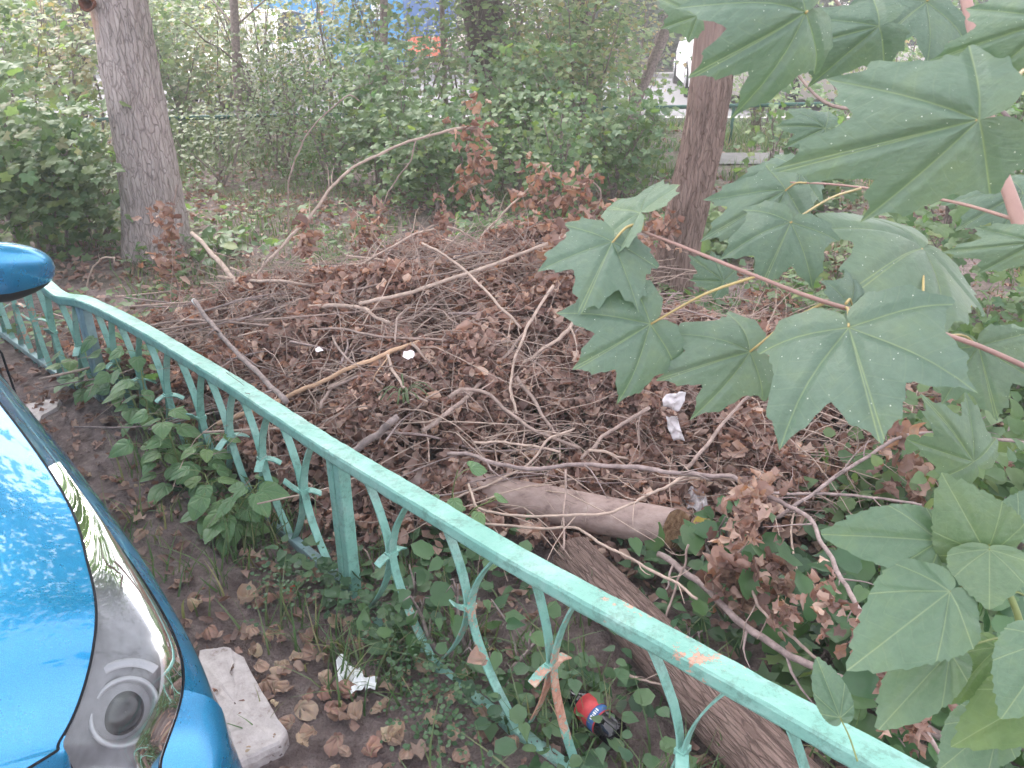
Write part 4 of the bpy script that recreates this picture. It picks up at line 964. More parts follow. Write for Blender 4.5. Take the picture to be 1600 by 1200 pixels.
# ================================================================ SHRUBS
def shrub(pxc, pyb, pyt, wpx, n, size, mk, label, seed, temps=None, stems=6, low_=.0, group=None, Y=None):
    gp = P(pxc, pyb, 0) if Y is None else Vector((PY(pxc, pyb, Y).x, Y, 0)); Y_ = gp.y; top = PY(pxc, pyt, Y_).z; w = wpx * pxsize(gp + Vector((0, 0, .6))) / 2
    root = empty('shrub', (gp.x, gp.y, 0), label, 'shrub', group); g = np.random.default_rng(seed); tips = []
    mb = MB()
    for i in range(stems):
        a = g.uniform(0, 6.28); d = Vector((math.cos(a) * w * .8, math.sin(a) * min(w, .6) * .7, top * g.uniform(.75, 1.0))); q0 = gp + Vector((g.normal(0, .05), g.normal(0, .05), -.05))
        pts = [q0 + d * f + Vector((g.normal(0, .03), g.normal(0, .03), 0)) + Vector((0, 0, .1 * math.sin(f * 3.1) * top)) for f in (0, .3, .6, 1)]
        c = catmull(pts, 4); tube(mb, c, (.009 + .004 * top, .002), 6); tips.append(c)
        for k in range(5):
            q = c[g.integers(3, len(c) - 1)]; e = q + Vector((g.normal(0, .2) * w, g.normal(0, .2) * w, g.uniform(.0, .25) * top)); cc = [q, q.lerp(e, .5) + Vector((0, 0, .03)), e]; tube(mb, cc, (.004, .001), 4); tips.append(cc)
    mb.build('stems', M['twiggrey'], root)
    allp = np.array([tuple(p) for c in tips for p in c[len(c) // 3:]])
    base = allp[g.integers(0, len(allp), n)]; spread = np.array([.26 * w + .05, .26 * min(w, .6) + .05, .15 * top + .03])
    p = base + g.normal(size=(n, 3)) * spread; p[:, 2] = np.clip(p[:, 2], .02 + low_, top * 1.08)
    tag(scatter('foliage', temps or T_LOBED, p, rotmats(n, .65, base=np.array([0, -.45, 0])), g.uniform(.55, 1.25, n) * size, M[mk], root), kind='stuff')
    return root
OV = T_OVATE + T_ROUND
SH = [
 (-30,420,130,260,1040,0.068,'palegreen','pale leafy bush above the car mirror at the left picture edge',T_LOBED_HI),
 (90,405,190,190,1150,0.060,'green','green lobed-leaved bush between the car mirror and the grey tree',T_LOBED_HI),
 (160,380,250,120,480,0.048,'olive','low olive bush against the foot of the grey tree',OV),
 (20,300,-40,230,1300,0.060,'palegreen','tall pale yellowish bush at the top left corner',T_LOBED),
 (110,270,-30,170,1000,0.056,'autumn','tall loose bush with yellowing leaves left of the grey tree',T_LOBED),
 (285,225,20,130,1000,0.068,'palegreen','light yellow green bush just right of the grey tree trunk',OV),
 (340,285,170,170,900,0.040,'olive','low weedy bush below the white car with the number plate',OV),
 (440,265,70,170,2280,0.036,'olive','dense small leaved grey green bush in front of the kiosk',OV),
 (520,290,120,170,1500,0.036,'green','dark green bush in the middle of the thicket under the kiosk lettering',OV),
 (455,205,-20,190,1037,0.048,'autumn','thin tall bush with tan leaves before the kiosk',T_LOBED),
 (345,215,-20,170,1672,0.044,'autumn','sparse tan leaved tree shoot left of the kiosk pillar',T_LOBED),
 (560,235,-20,150,957,0.048,'palegreen','tall sparse pale bush in front of the kiosk centre',T_LOBED),
 (600,300,90,150,900,0.056,'green','green bush around the thin upright sapling trunk',T_LOBED_HI),
 (690,325,150,190,1300,0.052,'green','broad bright green bush behind the heap centre',T_LOBED_HI),
 (650,250,0,140,718,0.056,'palegreen','tall pale leafy bush in front of the orange kiosk panel',T_LOBED_HI),
 (725,215,-30,120,700,0.048,'olive','thin bush left of the dark ridged trunk',OV),
 (800,300,90,160,1100,0.052,'green','green bush at the foot of the dark ridged trunk',T_LOBED_HI),
 (860,345,160,150,1050,0.048,'green','leafy bush between heap and brown tree',OV),
 (880,250,0,190,1500,0.052,'autumn','tall tan and green bush left of the brown tree',T_LOBED_HI),
 (830,205,-40,150,800,0.048,'olive','tall dull green bush right of the dark ridged trunk',T_LOBED),
 (965,310,150,130,650,0.056,'green','dark bush with broad leaves beside the slim leaning trunk',T_LOBED_HI),
 (985,225,60,110,380,0.048,'palegreen','loose pale bush in front of the far road left of the brown tree',T_LOBED_HI),
 (1180,215,80,100,420,0.048,'palegreen','pale bush right of the brown trunk before the beige car',T_LOBED),
 (1245,330,195,120,287,.085,'green','fresh green maple shoot right of the brown trunk',T_LOBED_HI),
 (1330,185,10,240,800,0.056,'autumn','sparse bush with purple tinted leaves before the beige car',OV),
 (1290,240,130,120,300,0.052,'green','small green bush below the beige car',OV),
 (1450,230,-10,220,1000,0.056,'green','tall bush behind the pink sapling stem at the right',T_LOBED),
 (1560,330,60,170,1000,0.060,'green','tall green bush at the right picture edge',T_LOBED_HI),
 (1640,500,200,200,560,0.060,'green','bush at the right edge below the upper maple leaves',T_LOBED_HI),
 (240,235,-60,120,700,0.060,'palegreen','pale tall bush directly behind the grey tree',T_LOBED),
 (300,190,-60,190,1976,0.060,'palegreen','tall pale airy bush above the white car with the number plate',T_LOBED_HI),
 (420,225,-80,170,798,0.048,'palegreen','tall airy pale bush over the kiosk pillar',T_LOBED),
 (520,215,-80,170,718,0.048,'autumn','tall feathery bush with tan leaves under the white kiosk panel',T_LOBED),
 (610,225,-80,150,798,0.052,'olive','tall grey green bush between kiosk wall and orange panel',T_LOBED),
 (770,240,-80,170,900,0.052,'palegreen','tall pale bush screening the dark ridged trunk',T_LOBED_HI),
 (900,270,-80,200,1500,0.052,'palegreen','tall pale leafy bush right of the far dark trunk',T_LOBED_HI),
 (990,200,-60,110,500,0.048,'autumn','tall thin bush in front of the dark trees left of the brown trunk',T_LOBED),
 (40,330,-60,200,1300,0.060,'palegreen','tall pale bush with lobed leaves behind the car mirror',T_LOBED_HI),
 (150,240,-60,150,900,0.056,'palegreen','tall pale leafy bush against the left side of the grey trunk',T_LOBED),
 (1210,200,20,100,420,0.048,'palegreen','pale bush in front of the beige car nose',T_LOBED),
 (1400,200,-40,220,1100,0.056,'palegreen','tall pale bush beyond the railing behind the upper maple leaves',T_LOBED),
 (1480,350,150,200,700,0.056,'green','leafy bush between the big maple leaves at the right',T_LOBED_HI),
 (1310,420,330,200,208,0.040,'olive','low weeds behind the maple twig',OV),
 (355,398,368,60,60,.075,'green','small leafy plant just right of the grey tree foot',OV),
 (745,378,335,90,212,.055,'green','small leafy plant poking out at the back of the heap',OV),
 (1110,400,330,100,200,.075,'green','low maple seedling right beside the brown tree foot',T_LOBED_HI),
 (1560,640,440,170,288,0.056,'green','leafy bush at the right edge behind the large maple leaf',T_LOBED_HI),
 (1470,760,640,220,336,0.048,'green','low green bush below the large maple leaf at the right',OV),
 (1340,800,730,150,170,.055,'green','low leafy plant under the bent branch on the right',OV),
 (1560,930,700,220,416,0.056,'green','bush at the lower right edge behind the broad pale leaves',T_DELT),
 (1420,960,880,150,160,.06,'cover','low plant among the logs at the lower right',OV),
 (1300,1010,880,200,90,.075,'poplar2','loose plant with oval glossy leaves beside the thick mauve branch',OV),
 (1500,1180,1000,240,190,.075,'poplar2','leafy plant filling the lower right picture corner',T_DELT),
 (1080,900,800,90,22,.07,'poplar2','few oval leaves growing at the sawn log end',OV),
 (690,985,865,130,26,.055,'poplar2','small plant with oval leaves right of the fence post foot',OV),
 (800,1020,930,100,24,.045,'poplar2','small plant with paired oval leaves in front of the rough log',OV),
 (1040,1040,960,150,40,.045,'cover','small leafy plant behind the rail near the bottle',OV),
 (1420,470,330,160,160,.075,'green','maple seedling leaves below the big upper maple leaf',T_LOBED_HI),
 (1180,330,150,110,150,.06,'green','loose green leaves right of the brown trunk',T_LOBED_HI),
]
M['poplar2'] = leaf_mat('glossy_oval_leaf', [(.05, .12, .055), (.075, .155, .06), (.1, .18, .07)], .36, .28, .5, var_scale=25)
for i, s_ in enumerate(SH):
    shrub(*s_[:8], 100 + i, s_[8], stems=7 if s_[4] > 300 else 4 if s_[4] > 60 else 3)

# ================================================================ SPROUTS ALONG THE FENCE (poplar suckers)
def leaf_obj(parent, me, m, base, tip, width=1.0, roll=0.0, name='leaf', up=None):
    """one leaf: stalk joint at base, tip at tip (world)"""
    y = (tip - base); L = y.length; y.normalize(); u = up or (Vector((0, 0, EYE)) - base).normalized()
    x = y.cross(u).normalized(); z = x.cross(y).normalized(); q = Matrix.Rotation(roll, 3, y); x = q @ x; z = q @ z
    Mx = Matrix((x, y, z)).transposed().to_4x4() @ Matrix.Diagonal((L * width, L, L, 1)); Mx.translation = base - parent.location
    o = link(name, me, m, parent); o.matrix_basis = Mx; return o
def sprout(pts, nleaf, size, label, seed, mk='sprout', mes=None, zs=None):
    root = empty('poplar_sprout', tuple(pts[0]), label, 'young plant', 'poplar sprouts along the fence'); g = random.Random(seed); c = catmull(pts, 6)
    mb = MB(); tube(mb, c, (.004, .0015), 6); mb.build('stem', M['stemgreen'], root)
    for k in range(nleaf):
        j = int(len(c) * (.2 + .8 * k / nleaf)); j = min(j, len(c) - 1); a = k * 2.4 + g.uniform(-.4, .4); st = g.uniform(.03, .06); d = Vector((math.cos(a), math.sin(a), g.uniform(.0, .5)))
        b0 = c[j]; b1 = b0 + d * st; dr = Vector((d.x, d.y, -.25 + g.uniform(-.25, .3))).normalized(); s_ = size * g.uniform(.7, 1.25)
        mb = MB(); tube(mb, [b0, b0.lerp(b1, .5) + Vector((0, 0, .006)), b1], (.0014, .001), 5); mb.build('leaf_stalk', M['stemgreen'], root)
        leaf_obj(root, g.choice(mes or POP_ME), M[mk], b1, b1 + dr * s_, g.uniform(.85, 1.1), g.uniform(-.3, .3), up=Vector((g.uniform(-.3, .3), g.uniform(-.5, 0), 1)))
fo = Vector((FDIR.y, -FDIR.x, 0))       # towards the viewer's side of the fence
def SPR(px, py0, tips, *a):
    g0 = P(px, py0, 0)
    for k, (tx, ty, h) in enumerate(tips): sprout([g0 + Vector((0, 0, -.02)), g0.lerp(P(tx, ty, h), .5) + Vector((0, 0, h * .15)), P(tx, ty, h)], *[x[k] if isinstance(x, list) else x for x in a])
SPR(245, 720, [(160, 520, .36), (215, 540, .40), (180, 560, .30)], 14, 0.067, ['leafy poplar sprout highest beside the bent rail', 'leafy poplar sprout leaning right of the bent rail post', 'lower poplar sprout left of the bent rail post'], [201, 202, 203])
SPR(300, 790, [(250, 640, .30), (330, 690, .26), (225, 690, .2)], 14, 0.074, ['poplar sprout in front of the second group of fence bars', 'broad leaved poplar sprout below the middle of the rail', 'short poplar sprout over the fallen grey bottom rail'], [204, 205, 206])
SPR(355, 850, [(320, 740, .20), (400, 760, .22), (360, 800, .14)], 13, 0.076, ['broad leaved poplar sprout left of the fence post, nearest the car', 'poplar sprout leaning towards the fence post', 'lowest poplar sprout by the bare soil'], [207, 208, 209])
SPR(120, 620, [(110, 560, .2), (150, 590, .18), (190, 610, .2)], 11, 0.062, ['small poplar sprout under the far end of the rail', 'small poplar sprout at the foot of the bent rail post', 'small poplar sprout between the bars near the bent rail'], [210, 211, 212])
SPR(700, 870, [(715, 735, .42), (775, 780, .38)], 4, .055, ['little three leaved sprout poking above the rail over the smooth log', 'little sprout with round leaves just above the peeling rail'], [213, 214])

# ================================================================ MAPLE SAPLING (foreground right)
root = empty('maple_sapling', (1.02, .62, 0), 'young maple with big green lobed leaves and a pink brown stem, close at the right', 'tree'); MAPR = root
st = [Vector((1.02, .62, -.05)), Vector((.93, .66, .45)), PD(1660, 560, .85), PD(1590, 340, .86), PD(1553, 230, .88), PD(1525, 70, .9), PD(1500, -60, .92), PD(1470, -330, 1.0)]
c = catmull(st, 8); mb = MB(); tube(mb, c, (.0085, .0055), 14, rough=.1); mb.build('stem', M['stempink'], root)
def twig_(pts, r, mk='twig', name='branch'): mb = MB(); tube(mb, catmull(pts, 6), r, 8, rough=.1); mb.build(name, M[mk], root)
twig_([PD(1640, 590, .86), PD(1500, 530, .84), PD(1296, 474, .82), PD(1180, 431, .82), PD(1060, 383, .83), PD(1000, 360, .84)], (.0030, .0014), 'stempink')
twig_([PD(1640, 60, .9), PD(1590, 120, .82), PD(1560, 150, .74)], (.002, .0014), 'petiole')
twig_([PD(1500, 160, .95), PD(1420, 130, .95), PD(1360, 70, .95), PD(1290, -20, .95)], (.003, .002))
twig_([PD(1450, 10, .95), PD(1500, 100, 1.2), PD(1600, 210, 1.2)], (.004, .003), 'twiggrey')
twig_([PD(1420, 165, 2.2), PD(1300, 165, 2.2), PD(1230, 100, 2.2), PD(1170, 60, 2.2)], (.006, .002))
def ml(b, t, db, dt, w, roll=0, me=0, stalk=None):
    w *= .84; B, T_ = PD(b[0], b[1], db), PD(t[0], t[1], dt)
    o = leaf_obj(MAPR, MAPLE_ME[me % 5], M['maple'], B, T_, w, roll)
    if stalk:
        S_ = PD(*stalk); mb = MB(); tube(mb, catmull([B + (T_ - B) * .02, B.lerp(S_, .5) + Vector((0, 0, .006)), S_], 5), (.0011, .0016), 6); mb.build('leaf_stalk', M['petiole'], MAPR)
ml((1325,507),(1375,678),.74,.66,1.12,0,0,(1322,481,.82))
ml((1530,187),(1246,258),.60,.62,.76,.0,1,(1625,90,.84))
twig_([PD(1592,345,.87), PD(1500,318,.95), PD(1400,300,1.04), PD(1300,288,1.1), PD(1235,285,1.14)], (.0022,.0011), 'stempink')
ml((1236,346),(1196,436),.90,.88,1.15,.0,2,(1345,294,1.07))
ml((956,379),(918,462),.84,.80,1.25,0,3,(1000,350,.84))
ml((1003,336),(945,318),.84,.92,1.0,.5,4,(1003,360,.84))
ml((1019,505),(902,578),.84,.80,.92,-.1,0,(1180,432,.82))
ml((1174,549),(1045,584),.86,.82,.80,.1,2,(1290,472,.82))
ml((1529,541),(1555,645),.92,.90,1.1,0,3,(1480,524,.84))
ml((1442,388),(1368,410),.95,.85,1.2,.6,1,(1440,512,.836))
ml((1620,380),(1480,392),.80,.84,.55,.2,4,(1650,300,.86))
ml((1262,18),(1120,108),.66,.62,.75,-.15,2,(1330,-30,.8))
ml((1372,42),(1214,78),.74,.74,.62,.25,3,(1440,20,.9))
ml((1450,0),(1380,52),.80,.78,1.2,.3,0,(1500,-40,.9))
ml((1650,30),(1462,88),.58,.62,.65,.1,1,(1700,-20,.8))
ml((1330,478),(1395,436),.86,.90,.7,.3,2,(1322,474,.82))
ml((1225,300),(1110,365),1.15,1.1,.62,.2,4,(1260,286,1.12))
ml((1090,25),(1030,-5),1.0,1.0,1.0,.1,3,(1130,-30,1))
ml((1250,270),(1180,320),1.2,1.15,.8,.2,1)
ml((1290,200),(1215,190),1.3,1.3,.7,.3,2)
ml((1520,720),(1470,640),1.25,1.2,.8,.3,3)
ml((1620,560),(1560,500),1.1,1.15,.9,.1,1)
ml((1560,80),(1500,20),1.1,1.1,.9,.2,0)
ml((1600,300),(1510,340),1.0,.98,.7,.3,2)
ml((1130,440),(1080,400),1.3,1.3,.8,.3,4)
ml((1240,15),(1170,-30),1.3,1.3,.9,.2,3)
# ---- broad leaved poplar shoot, lower right
root = empty('poplar_shoot', (.86, .62, 0), 'poplar shoot with broad pale green leaves at the lower right picture corner', 'young plant'); POPR = root
twc = [Vector((.86, .62, -.03)), PD(1640, 1260, .9), PD(1600, 1000, .86), PD(1565, 900, .86), PD(1540, 820, .88), PD(1520, 760, .9)]
mb = MB(); tube(mb, catmull(twc, 7), (.005, .002), 10); mb.build('stem', M['stemgreen'], root)
def pl(b, t, db, dt, w, roll=0, me=0, stalk=(1560, 905, .86), m='poplar'):
    B, T_ = PD(b[0], b[1], db), PD(t[0], t[1], dt); leaf_obj(POPR, POP_ME[me % 4], M[m], B, T_, w, roll)
    S_ = PD(*stalk); mb = MB(); tube(mb, catmull([B, B.lerp(S_, .5) + Vector((0, 0, .004)), S_], 5), (.001, .0013), 6); mb.build('leaf_stalk', M['stemgreen'], POPR)
M['poplaryellow'] = leaf_mat('poplar_leaf_yellowing', [(.12, .20, .08), (.15, .22, .09)], .4, .35, .4, oi=True, veins=[0, .62, 1.2], var_scale=12)
pl((1472,845),(1306,832),.84,.80,.70,.1,0,(1545,868,.87))
pl((1542,866),(1482,758),.82,.80,1.05,0,1,(1560,905,.86))
pl((1546,858),(1546,945),.80,.77,1.35,0,3,(1540,840,.87))
pl((1484,924),(1345,1031),.80,.76,.88,0,1,(1570,900,.86))
pl((1484,1020),(1371,1133),.84,.80,.72,.2,2,(1600,990,.86))
pl((1650,1000),(1568,1118),.74,.72,.9,0,3,(1620,980,.86))
pl((1640,1085),(1502,1150),.80,.78,.8,.2,1,(1640,1060,.88),'poplaryellow')
pl((1313,1122),(1275,1025),.98,1.0,.78,0,0,(1340,1190,.95))
pl((1560,1010),(1478,1085),.86,.84,.8,.3,3,(1600,990,.86),'poplaryellow')
pl((1600,930),(1660,860),.86,.86,.9,.3,1,(1575,930,.86))
pl((1590,830),(1650,760),.88,.9,.9,.3,1,(1545,850,.87))
pl((1560,1130),(1470,1190),.88,.86,.9,.2,3,(1630,1120,.88))
# yellow leaf on the sprig behind
root = empty('yellow_leaf_sprig', tuple(P(1530, 640, 0)), 'single yellow leaf on a thin sprig behind the right maple leaves', 'leaf sprig')
a = PY(1512, 460, root.location.y - .05); b0 = PY(1500, 492, root.location.y - .06)
mb = MB(); tube(mb, catmull([root.location.copy(), PY(1545, 540, root.location.y), a], 6), (.003, .001), 6); mb.build('stem', M['stemgreen'], root)
leaf_obj(root, POP_ME[0], M['yellow'], a, b0, 1.0, .1)

# ================================================================ FALLEN LEAVES BY THE CAR (single things)
random.seed(21); FG = 'tan fallen leaves on the soil between car and fence'
spots = [(555,1140),(515,1125),(492,1040),(470,1118),(410,960),(620,1170),(640,1180),(505,1085),(555,1100),(440,950),(600,1160),(475,1010),(430,1000),(530,1165),(580,1190),(650,1040),(450,1060),(420,1080),(390,960),(600,1120),(680,1140),(720,1180),(660,1100),(700,1090),(460,1150),(480,1185),(545,1195),(395,1000),(470,920),(510,960),(440,905),(500,900),(385,880),(350,850),(400,1040),(590,1010),(630,990),(760,1120),(800,1160),(690,1190)]
for _ in range(70): spots.append((random.gauss(500, 130), random.gauss(1060, 120)))
for _ in range(50): spots.append((random.uniform(60, 330), random.uniform(520, 860)))
for i, (px, py) in enumerate(spots):
    p = P(px, py, 0)
    if fence_side(p.x, p.y) > .15: continue
    p.z = float(gz(p.x, p.y)) + random.uniform(.012, .035)
    o = link('fallen_leaf', ROUND_ME[random.randrange(5)], M['fallen']); o.location = p; s_ = random.uniform(.038, .058) if i < 22 else random.uniform(.022, .046)
    o.scale = (s_ * random.uniform(.8, 1.05), s_, s_ * random.uniform(.6, 1.6)); o.rotation_euler = (random.gauss(0, .3) + (math.pi if random.random() < .4 else 0), random.gauss(0, .3), random.uniform(0, 6.28))
    tag(o, 'tan round fallen leaf on the soil between car and fence', 'leaf', FG)
p = P(753, 1035, .19); o = link('fallen_leaf', ROUND_ME[1], M['fallen']); o.location = p; o.scale = (.05, .048, .05); o.rotation_euler = (1.0, .2, 1.3); tag(o, 'big tan oval leaf caught against the curved bar right of the weeds', 'leaf')
# ================================================================ RUBBISH
def crumpled(name, pts, z, mtl, label, cat, n=14, amp=.012, th=0.0015):
    """torn sheet: outline pts in pixels, height z"""
    W3 = [P(x, y, z) for x, y in pts]; c = sum(W3, Vector()) / len(W3); V = []; rings = 5; F = []
    dense = []
    for i in range(len(W3)):
        for k in range(4): dense.append(W3[i].lerp(W3[(i + 1) % len(W3)], k / 4))
    m_ = len(dense)
    for j in range(rings + 1):
        for q in dense:
            v = c.lerp(q, j / rings if j else .02); nn = noise.noise(v * 45 + Vector((z * 9, 0, 0))); v = v + Vector((0, 0, amp * (nn * 2 + .8) + amp * 1.2 * abs(noise.noise(v * 22)))); V.append(v)
    for j in range(rings):
        for k in range(m_): F.append((j * m_ + k, j * m_ + (k + 1) % m_, (j + 1) * m_ + (k + 1) % m_, (j + 1) * m_ + k))
    mb = MB(); mb.add(V, F); o = mb.build(name, mtl, smooth=False); s_ = o.modifiers.new('thick', 'SOLIDIFY'); s_.thickness = th; return tag(o, label, cat)
crumpled('paper_scrap', [(526,1040),(538,1034),(545,1048),(556,1050),(562,1043),(566,1055),(572,1075),(565,1082),(548,1090),(542,1082),(530,1072)], .03, M['white'], 'torn white paper scrap on the fallen leaves by the fence', 'paper')
crumpled('paper_scrap', [(566,1062),(590,1062),(586,1078),(572,1083)], .028, M['white'], 'small white paper piece right beside the torn scrap', 'paper', amp=.008)
def hang(pts, Y, label, seed):
    W3 = [PY(x, y, Y) for x, y in pts]; c = sum(W3, Vector()) / len(W3); dense = []
    for i in range(len(W3)):
        for k in range(4): dense.append(W3[i].lerp(W3[(i + 1) % len(W3)], k / 4))
    V = []; m_ = len(dense)
    for j in range(7):
        for q in dense:
            v = c.lerp(q, j / 6 if j else .02); v = v + Vector((0, .022 * noise.noise(v * 38 + Vector((seed, 0, 0))) - .012 * abs(noise.noise(v * 80)), 0)); V.append(v)
    F = [(j * m_ + k, j * m_ + (k + 1) % m_, (j + 1) * m_ + (k + 1) % m_, (j + 1) * m_ + k) for j in range(6) for k in range(m_)]
    mb = MB(); mb.add(V, F); o = mb.build('paper_scrap', M['tissue'], smooth=True); s_ = o.modifiers.new('thick', 'SOLIDIFY'); s_.thickness = .0008; return tag(o, label, 'paper')
M['tissue'] = plain('tissue_paper', (.68, .62, .64), .85, .1, nscale=25, amt=.2)
Yp = P(1050, 660, .33).y
hang([(1034,622),(1050,615),(1060,610),(1072,613),(1068,628),(1058,642),(1048,640),(1036,634)], Yp, 'upper crumpled white tissue caught on the twigs', 1)
hang([(1040,648),(1058,650),(1064,672),(1070,688),(1052,688),(1043,668)], Yp, 'lower torn white tissue hanging from the twigs', 4)
for (px, py, s_, h, lab) in ((240,818,.016,.0,'white scrap on the bare soil beside the car'), (253,842,.010,.0,'tiny pale scrap below the white scrap on the soil'), (640,556,.022,.2,'crumpled pale wrapper in the middle of the heap'), (499,549,.012,.1,'small white scrap in the left of the heap'), (160,710,.010,0,'thin white stub on the soil near the concrete slab'), (172,738,.008,0,'small white stub on the bare soil'), (427,1057,.008,0,'tiny white crumb beside the concrete block')):
    x = [(px + math.cos(a) * s_ * 600 * random.uniform(.5, 1), py + math.sin(a) * s_ * 400 * random.uniform(.5, 1)) for a in np.linspace(0, 5.6, 7)]
    z = (float(hp(*P(px, py, h).xy)) + .07) if h else .02
    crumpled('paper_scrap', x, z, M['tissue'], lab, 'paper', amp=.004)
# concrete pieces
def slab(pts, h, label, seed):
    W3 = [P(x, y, h) for x, y in pts]; n = len(W3); dense = []
    for i in range(n):
        for k in range(8): dense.append(W3[i].lerp(W3[(i + 1) % n], k / 8))
    m_ = len(dense); c = sum(W3, Vector()) / n; V = []; F = []
    dense = [q + Vector((noise.noise(q * 30) * .008, noise.noise(q * 30 + Vector((5, 5, 5))) * .008, 0)) for q in dense]
    for (sc_, z) in ((1.0, -.03), (1.02, h - .02), (1.0, h - .006), (.97, h), (.8, h), (.6, h), (.35, h), (.02, h)):
        for q in dense: v = c + (q - c) * sc_; v.z = z + (.003 * noise.noise(Vector((v.x * 40, v.y * 40, seed))) if z > 0 else 0); V.append(v)
    F = [(j * m_ + k, j * m_ + (k + 1) % m_, (j + 1) * m_ + (k + 1) % m_, (j + 1) * m_ + k) for j in range(7) for k in range(m_)]
    mb = MB(); mb.add(V, F); return tag(mb.build('concrete_block', M['slab'], smooth=False), label, 'concrete block')
M['slab'] = plain('weathered_concrete', (.46, .41, .41), .9, .2, nscale=28, cols=[(.32, (.26, .21, .2)), (.42, (.42, .37, .37)), (.7, (.55, .50, .5))], bs=.5, bd=.008, detail=6)
slab([(312,1012),(362,1010),(378,1024),(446,1138),(440,1158),(378,1190),(330,1200),(300,1100)], .05, 'grey concrete block beside the car bumper', 2)
slab([(38,632),(98,618),(88,636),(66,650),(58,664),(30,650)], .04, 'pale broken concrete piece on the soil above the car fender', 5)
# bottle
root_p = P(905, 1095, .04); bt = P(968, 1152, .045); ax = (bt - root_p).normalized()
neck = root_p - ax * .10
root = empty('bottle', tuple(bt), 'dark glass bottle with a red label lying in the grass behind the fence', 'bottle')
M['bottleglass'] = plain('black_bottle_glass', (.012, .010, .014), .06, .6)
def lathe(mb, o, ax, prof, seg=32):
    nx = ax.cross(Vector((0, 0, 1))).normalized(); ny = ax.cross(nx); V = []; U = []
    for (d, r) in prof:
        for k in range(seg): a = 2 * math.pi * k / seg; V.append(o + ax * d + nx * math.cos(a) * r + ny * math.sin(a) * r); U.append((k / seg, d))
    F = [(j * seg + k, j * seg + (k + 1) % seg, (j + 1) * seg + (k + 1) % seg, (j + 1) * seg + k) for j in range(len(prof) - 1) for k in range(seg)]
    mb.add(V, F, U); return mb
Lb = (bt - neck).length
mb = MB(); lathe(mb, neck, ax, [(0, .001), (0, .012), (.05, .013), (.075, .016), (.10, .030), (.115, .0325), (Lb - .01, .0325), (Lb, .026), (Lb - .006, .001)]); mb.build('glass_body', M['bottleglass'], root)
mb = MB(); lathe(mb, neck, ax, [(-.012, .001), (-.012, .0135), (.022, .0145), (.022, .0135)]); mb.build('red_cap', M['red'], root)
def label_mat():
    m, nt, b = mat('red_label', .45, .4); c = ramp(nt, noise_tex(nt, 40, 4).outputs[0], [(.35, (.42, .03, .04)), (.65, (.6, .07, .08))]); nt.links.new(c, b.inputs['Base Color']); return m
M['label'] = label_mat()
l0, l1 = .118, Lb - .055
mb = MB(); lathe(mb, neck, ax, [(l0, .0328), (l0, .0335), (l1, .0335), (l1, .0328)]); lb = mb.build('paper_label', M['label'], root)
mb = MB(); lathe(mb, neck, ax, [(l1 - .024, .0336), (l1 - .024, .0339), (l1 - .004, .0339), (l1 - .004, .0336)]); mb.build('blue_band', M['kioskdark'], root)
# small white print on the band: illegible strokes
nrm = (Vector((0, 0, EYE)) - bt).normalized(); nrm = (nrm - ax * nrm.dot(ax)).normalized(); sd3 = ax.cross(nrm)
for k, (w_, h_) in enumerate(((.0035, .009), (.002, .009), (.0045, .0085), (.0022, .007), (.004, .0085), (.002, .006))):
    mb = MB(); cc_ = neck + ax * (l1 - .014 + .0006 * (k % 2)) + nrm * .0340 + sd3 * (-.013 + .0052 * k); box(mb, cc_, w_, h_, .0008, Matrix((sd3, ax, nrm)).transposed()); mb.build('print_stroke', M['white'], root, smooth=False)

# ================================================================ ADDED VEIL: thin scattering volume standing in for lens glare
hz = MB(); box(hz, (0, 245, 17.9), 640, 560, 38.0); hz = hz.build('glare_veil', None, smooth=False)
hm = bpy.data.materials.new('glare_veil_air'); hm.use_nodes = True; hn = hm.node_tree; hn.nodes.clear()
ho = N(hn, 'ShaderNodeOutputMaterial'); pv = N(hn, 'ShaderNodeVolumePrincipled'); pv.inputs['Color'].default_value = (.98, .96, .97, 1); pv.inputs['Density'].default_value = .0065; pv.inputs['Anisotropy'].default_value = .3
hn.links.new(pv.outputs[0], ho.inputs['Volume']); hz.data.materials.append(hm); tag(hz, kind='stuff')

# ================================================================ SMALL EXTRAS
M['greypaper'] = plain('dirty_grey_paper', (.38, .34, .35), .85, .1, nscale=18, amt=.5)
def tuft_obj(px, py, h, n, label, seed, off=.0):
    p0 = PH(px, py, off) if off else P(px, py, 0); root = empty('grass_tuft', tuple(p0), label, 'grass'); g = random.Random(seed)
    for k in range(n):
        a = g.uniform(0, 6.28); d_ = Vector((math.cos(a), math.sin(a), 0)); ln = h * g.uniform(.7, 1.2); pts = [p0 + d_ * ln * (.6 * f ** 1.6) + Vector((0, 0, ln * (f - .75 * f * f * f))) for f in (0, .2, .4, .6, .8, 1.0)]
        mb = MB(); strip(mb, pts, .0055, .0006, d_.cross(Vector((0, 0, 1)))); mb.build('blade', M['grass'], root)
tuft_obj(632, 628, .15, 14, 'green grass tuft growing up through the middle of the heap', 5, .05)
tuft_obj(1235, 712, .14, 22, 'green grass tuft below the largest maple leaf', 6)
tuft_obj(1130, 790, .12, 16, 'green grass tuft right of the sawn log end', 7)
p = P(1093, 822, .12); o = link('withered_leaf', DEAD_ME[3], M['yellowdry']if 'yellowdry' in M else M['yellow']); o.location = p; o.scale = (.055, .05, .05); o.rotation_euler = (.3, .2, 1); tag(o, 'pale yellow crumpled leaf beside the sawn log end', 'leaf')
crumpled('paper_scrap', [(1068,775),(1082,765),(1098,778),(1105,795),(1092,806),(1072,800)], .10, M['greypaper'], 'grey crumpled paper above the sawn log end', 'paper', amp=.014)
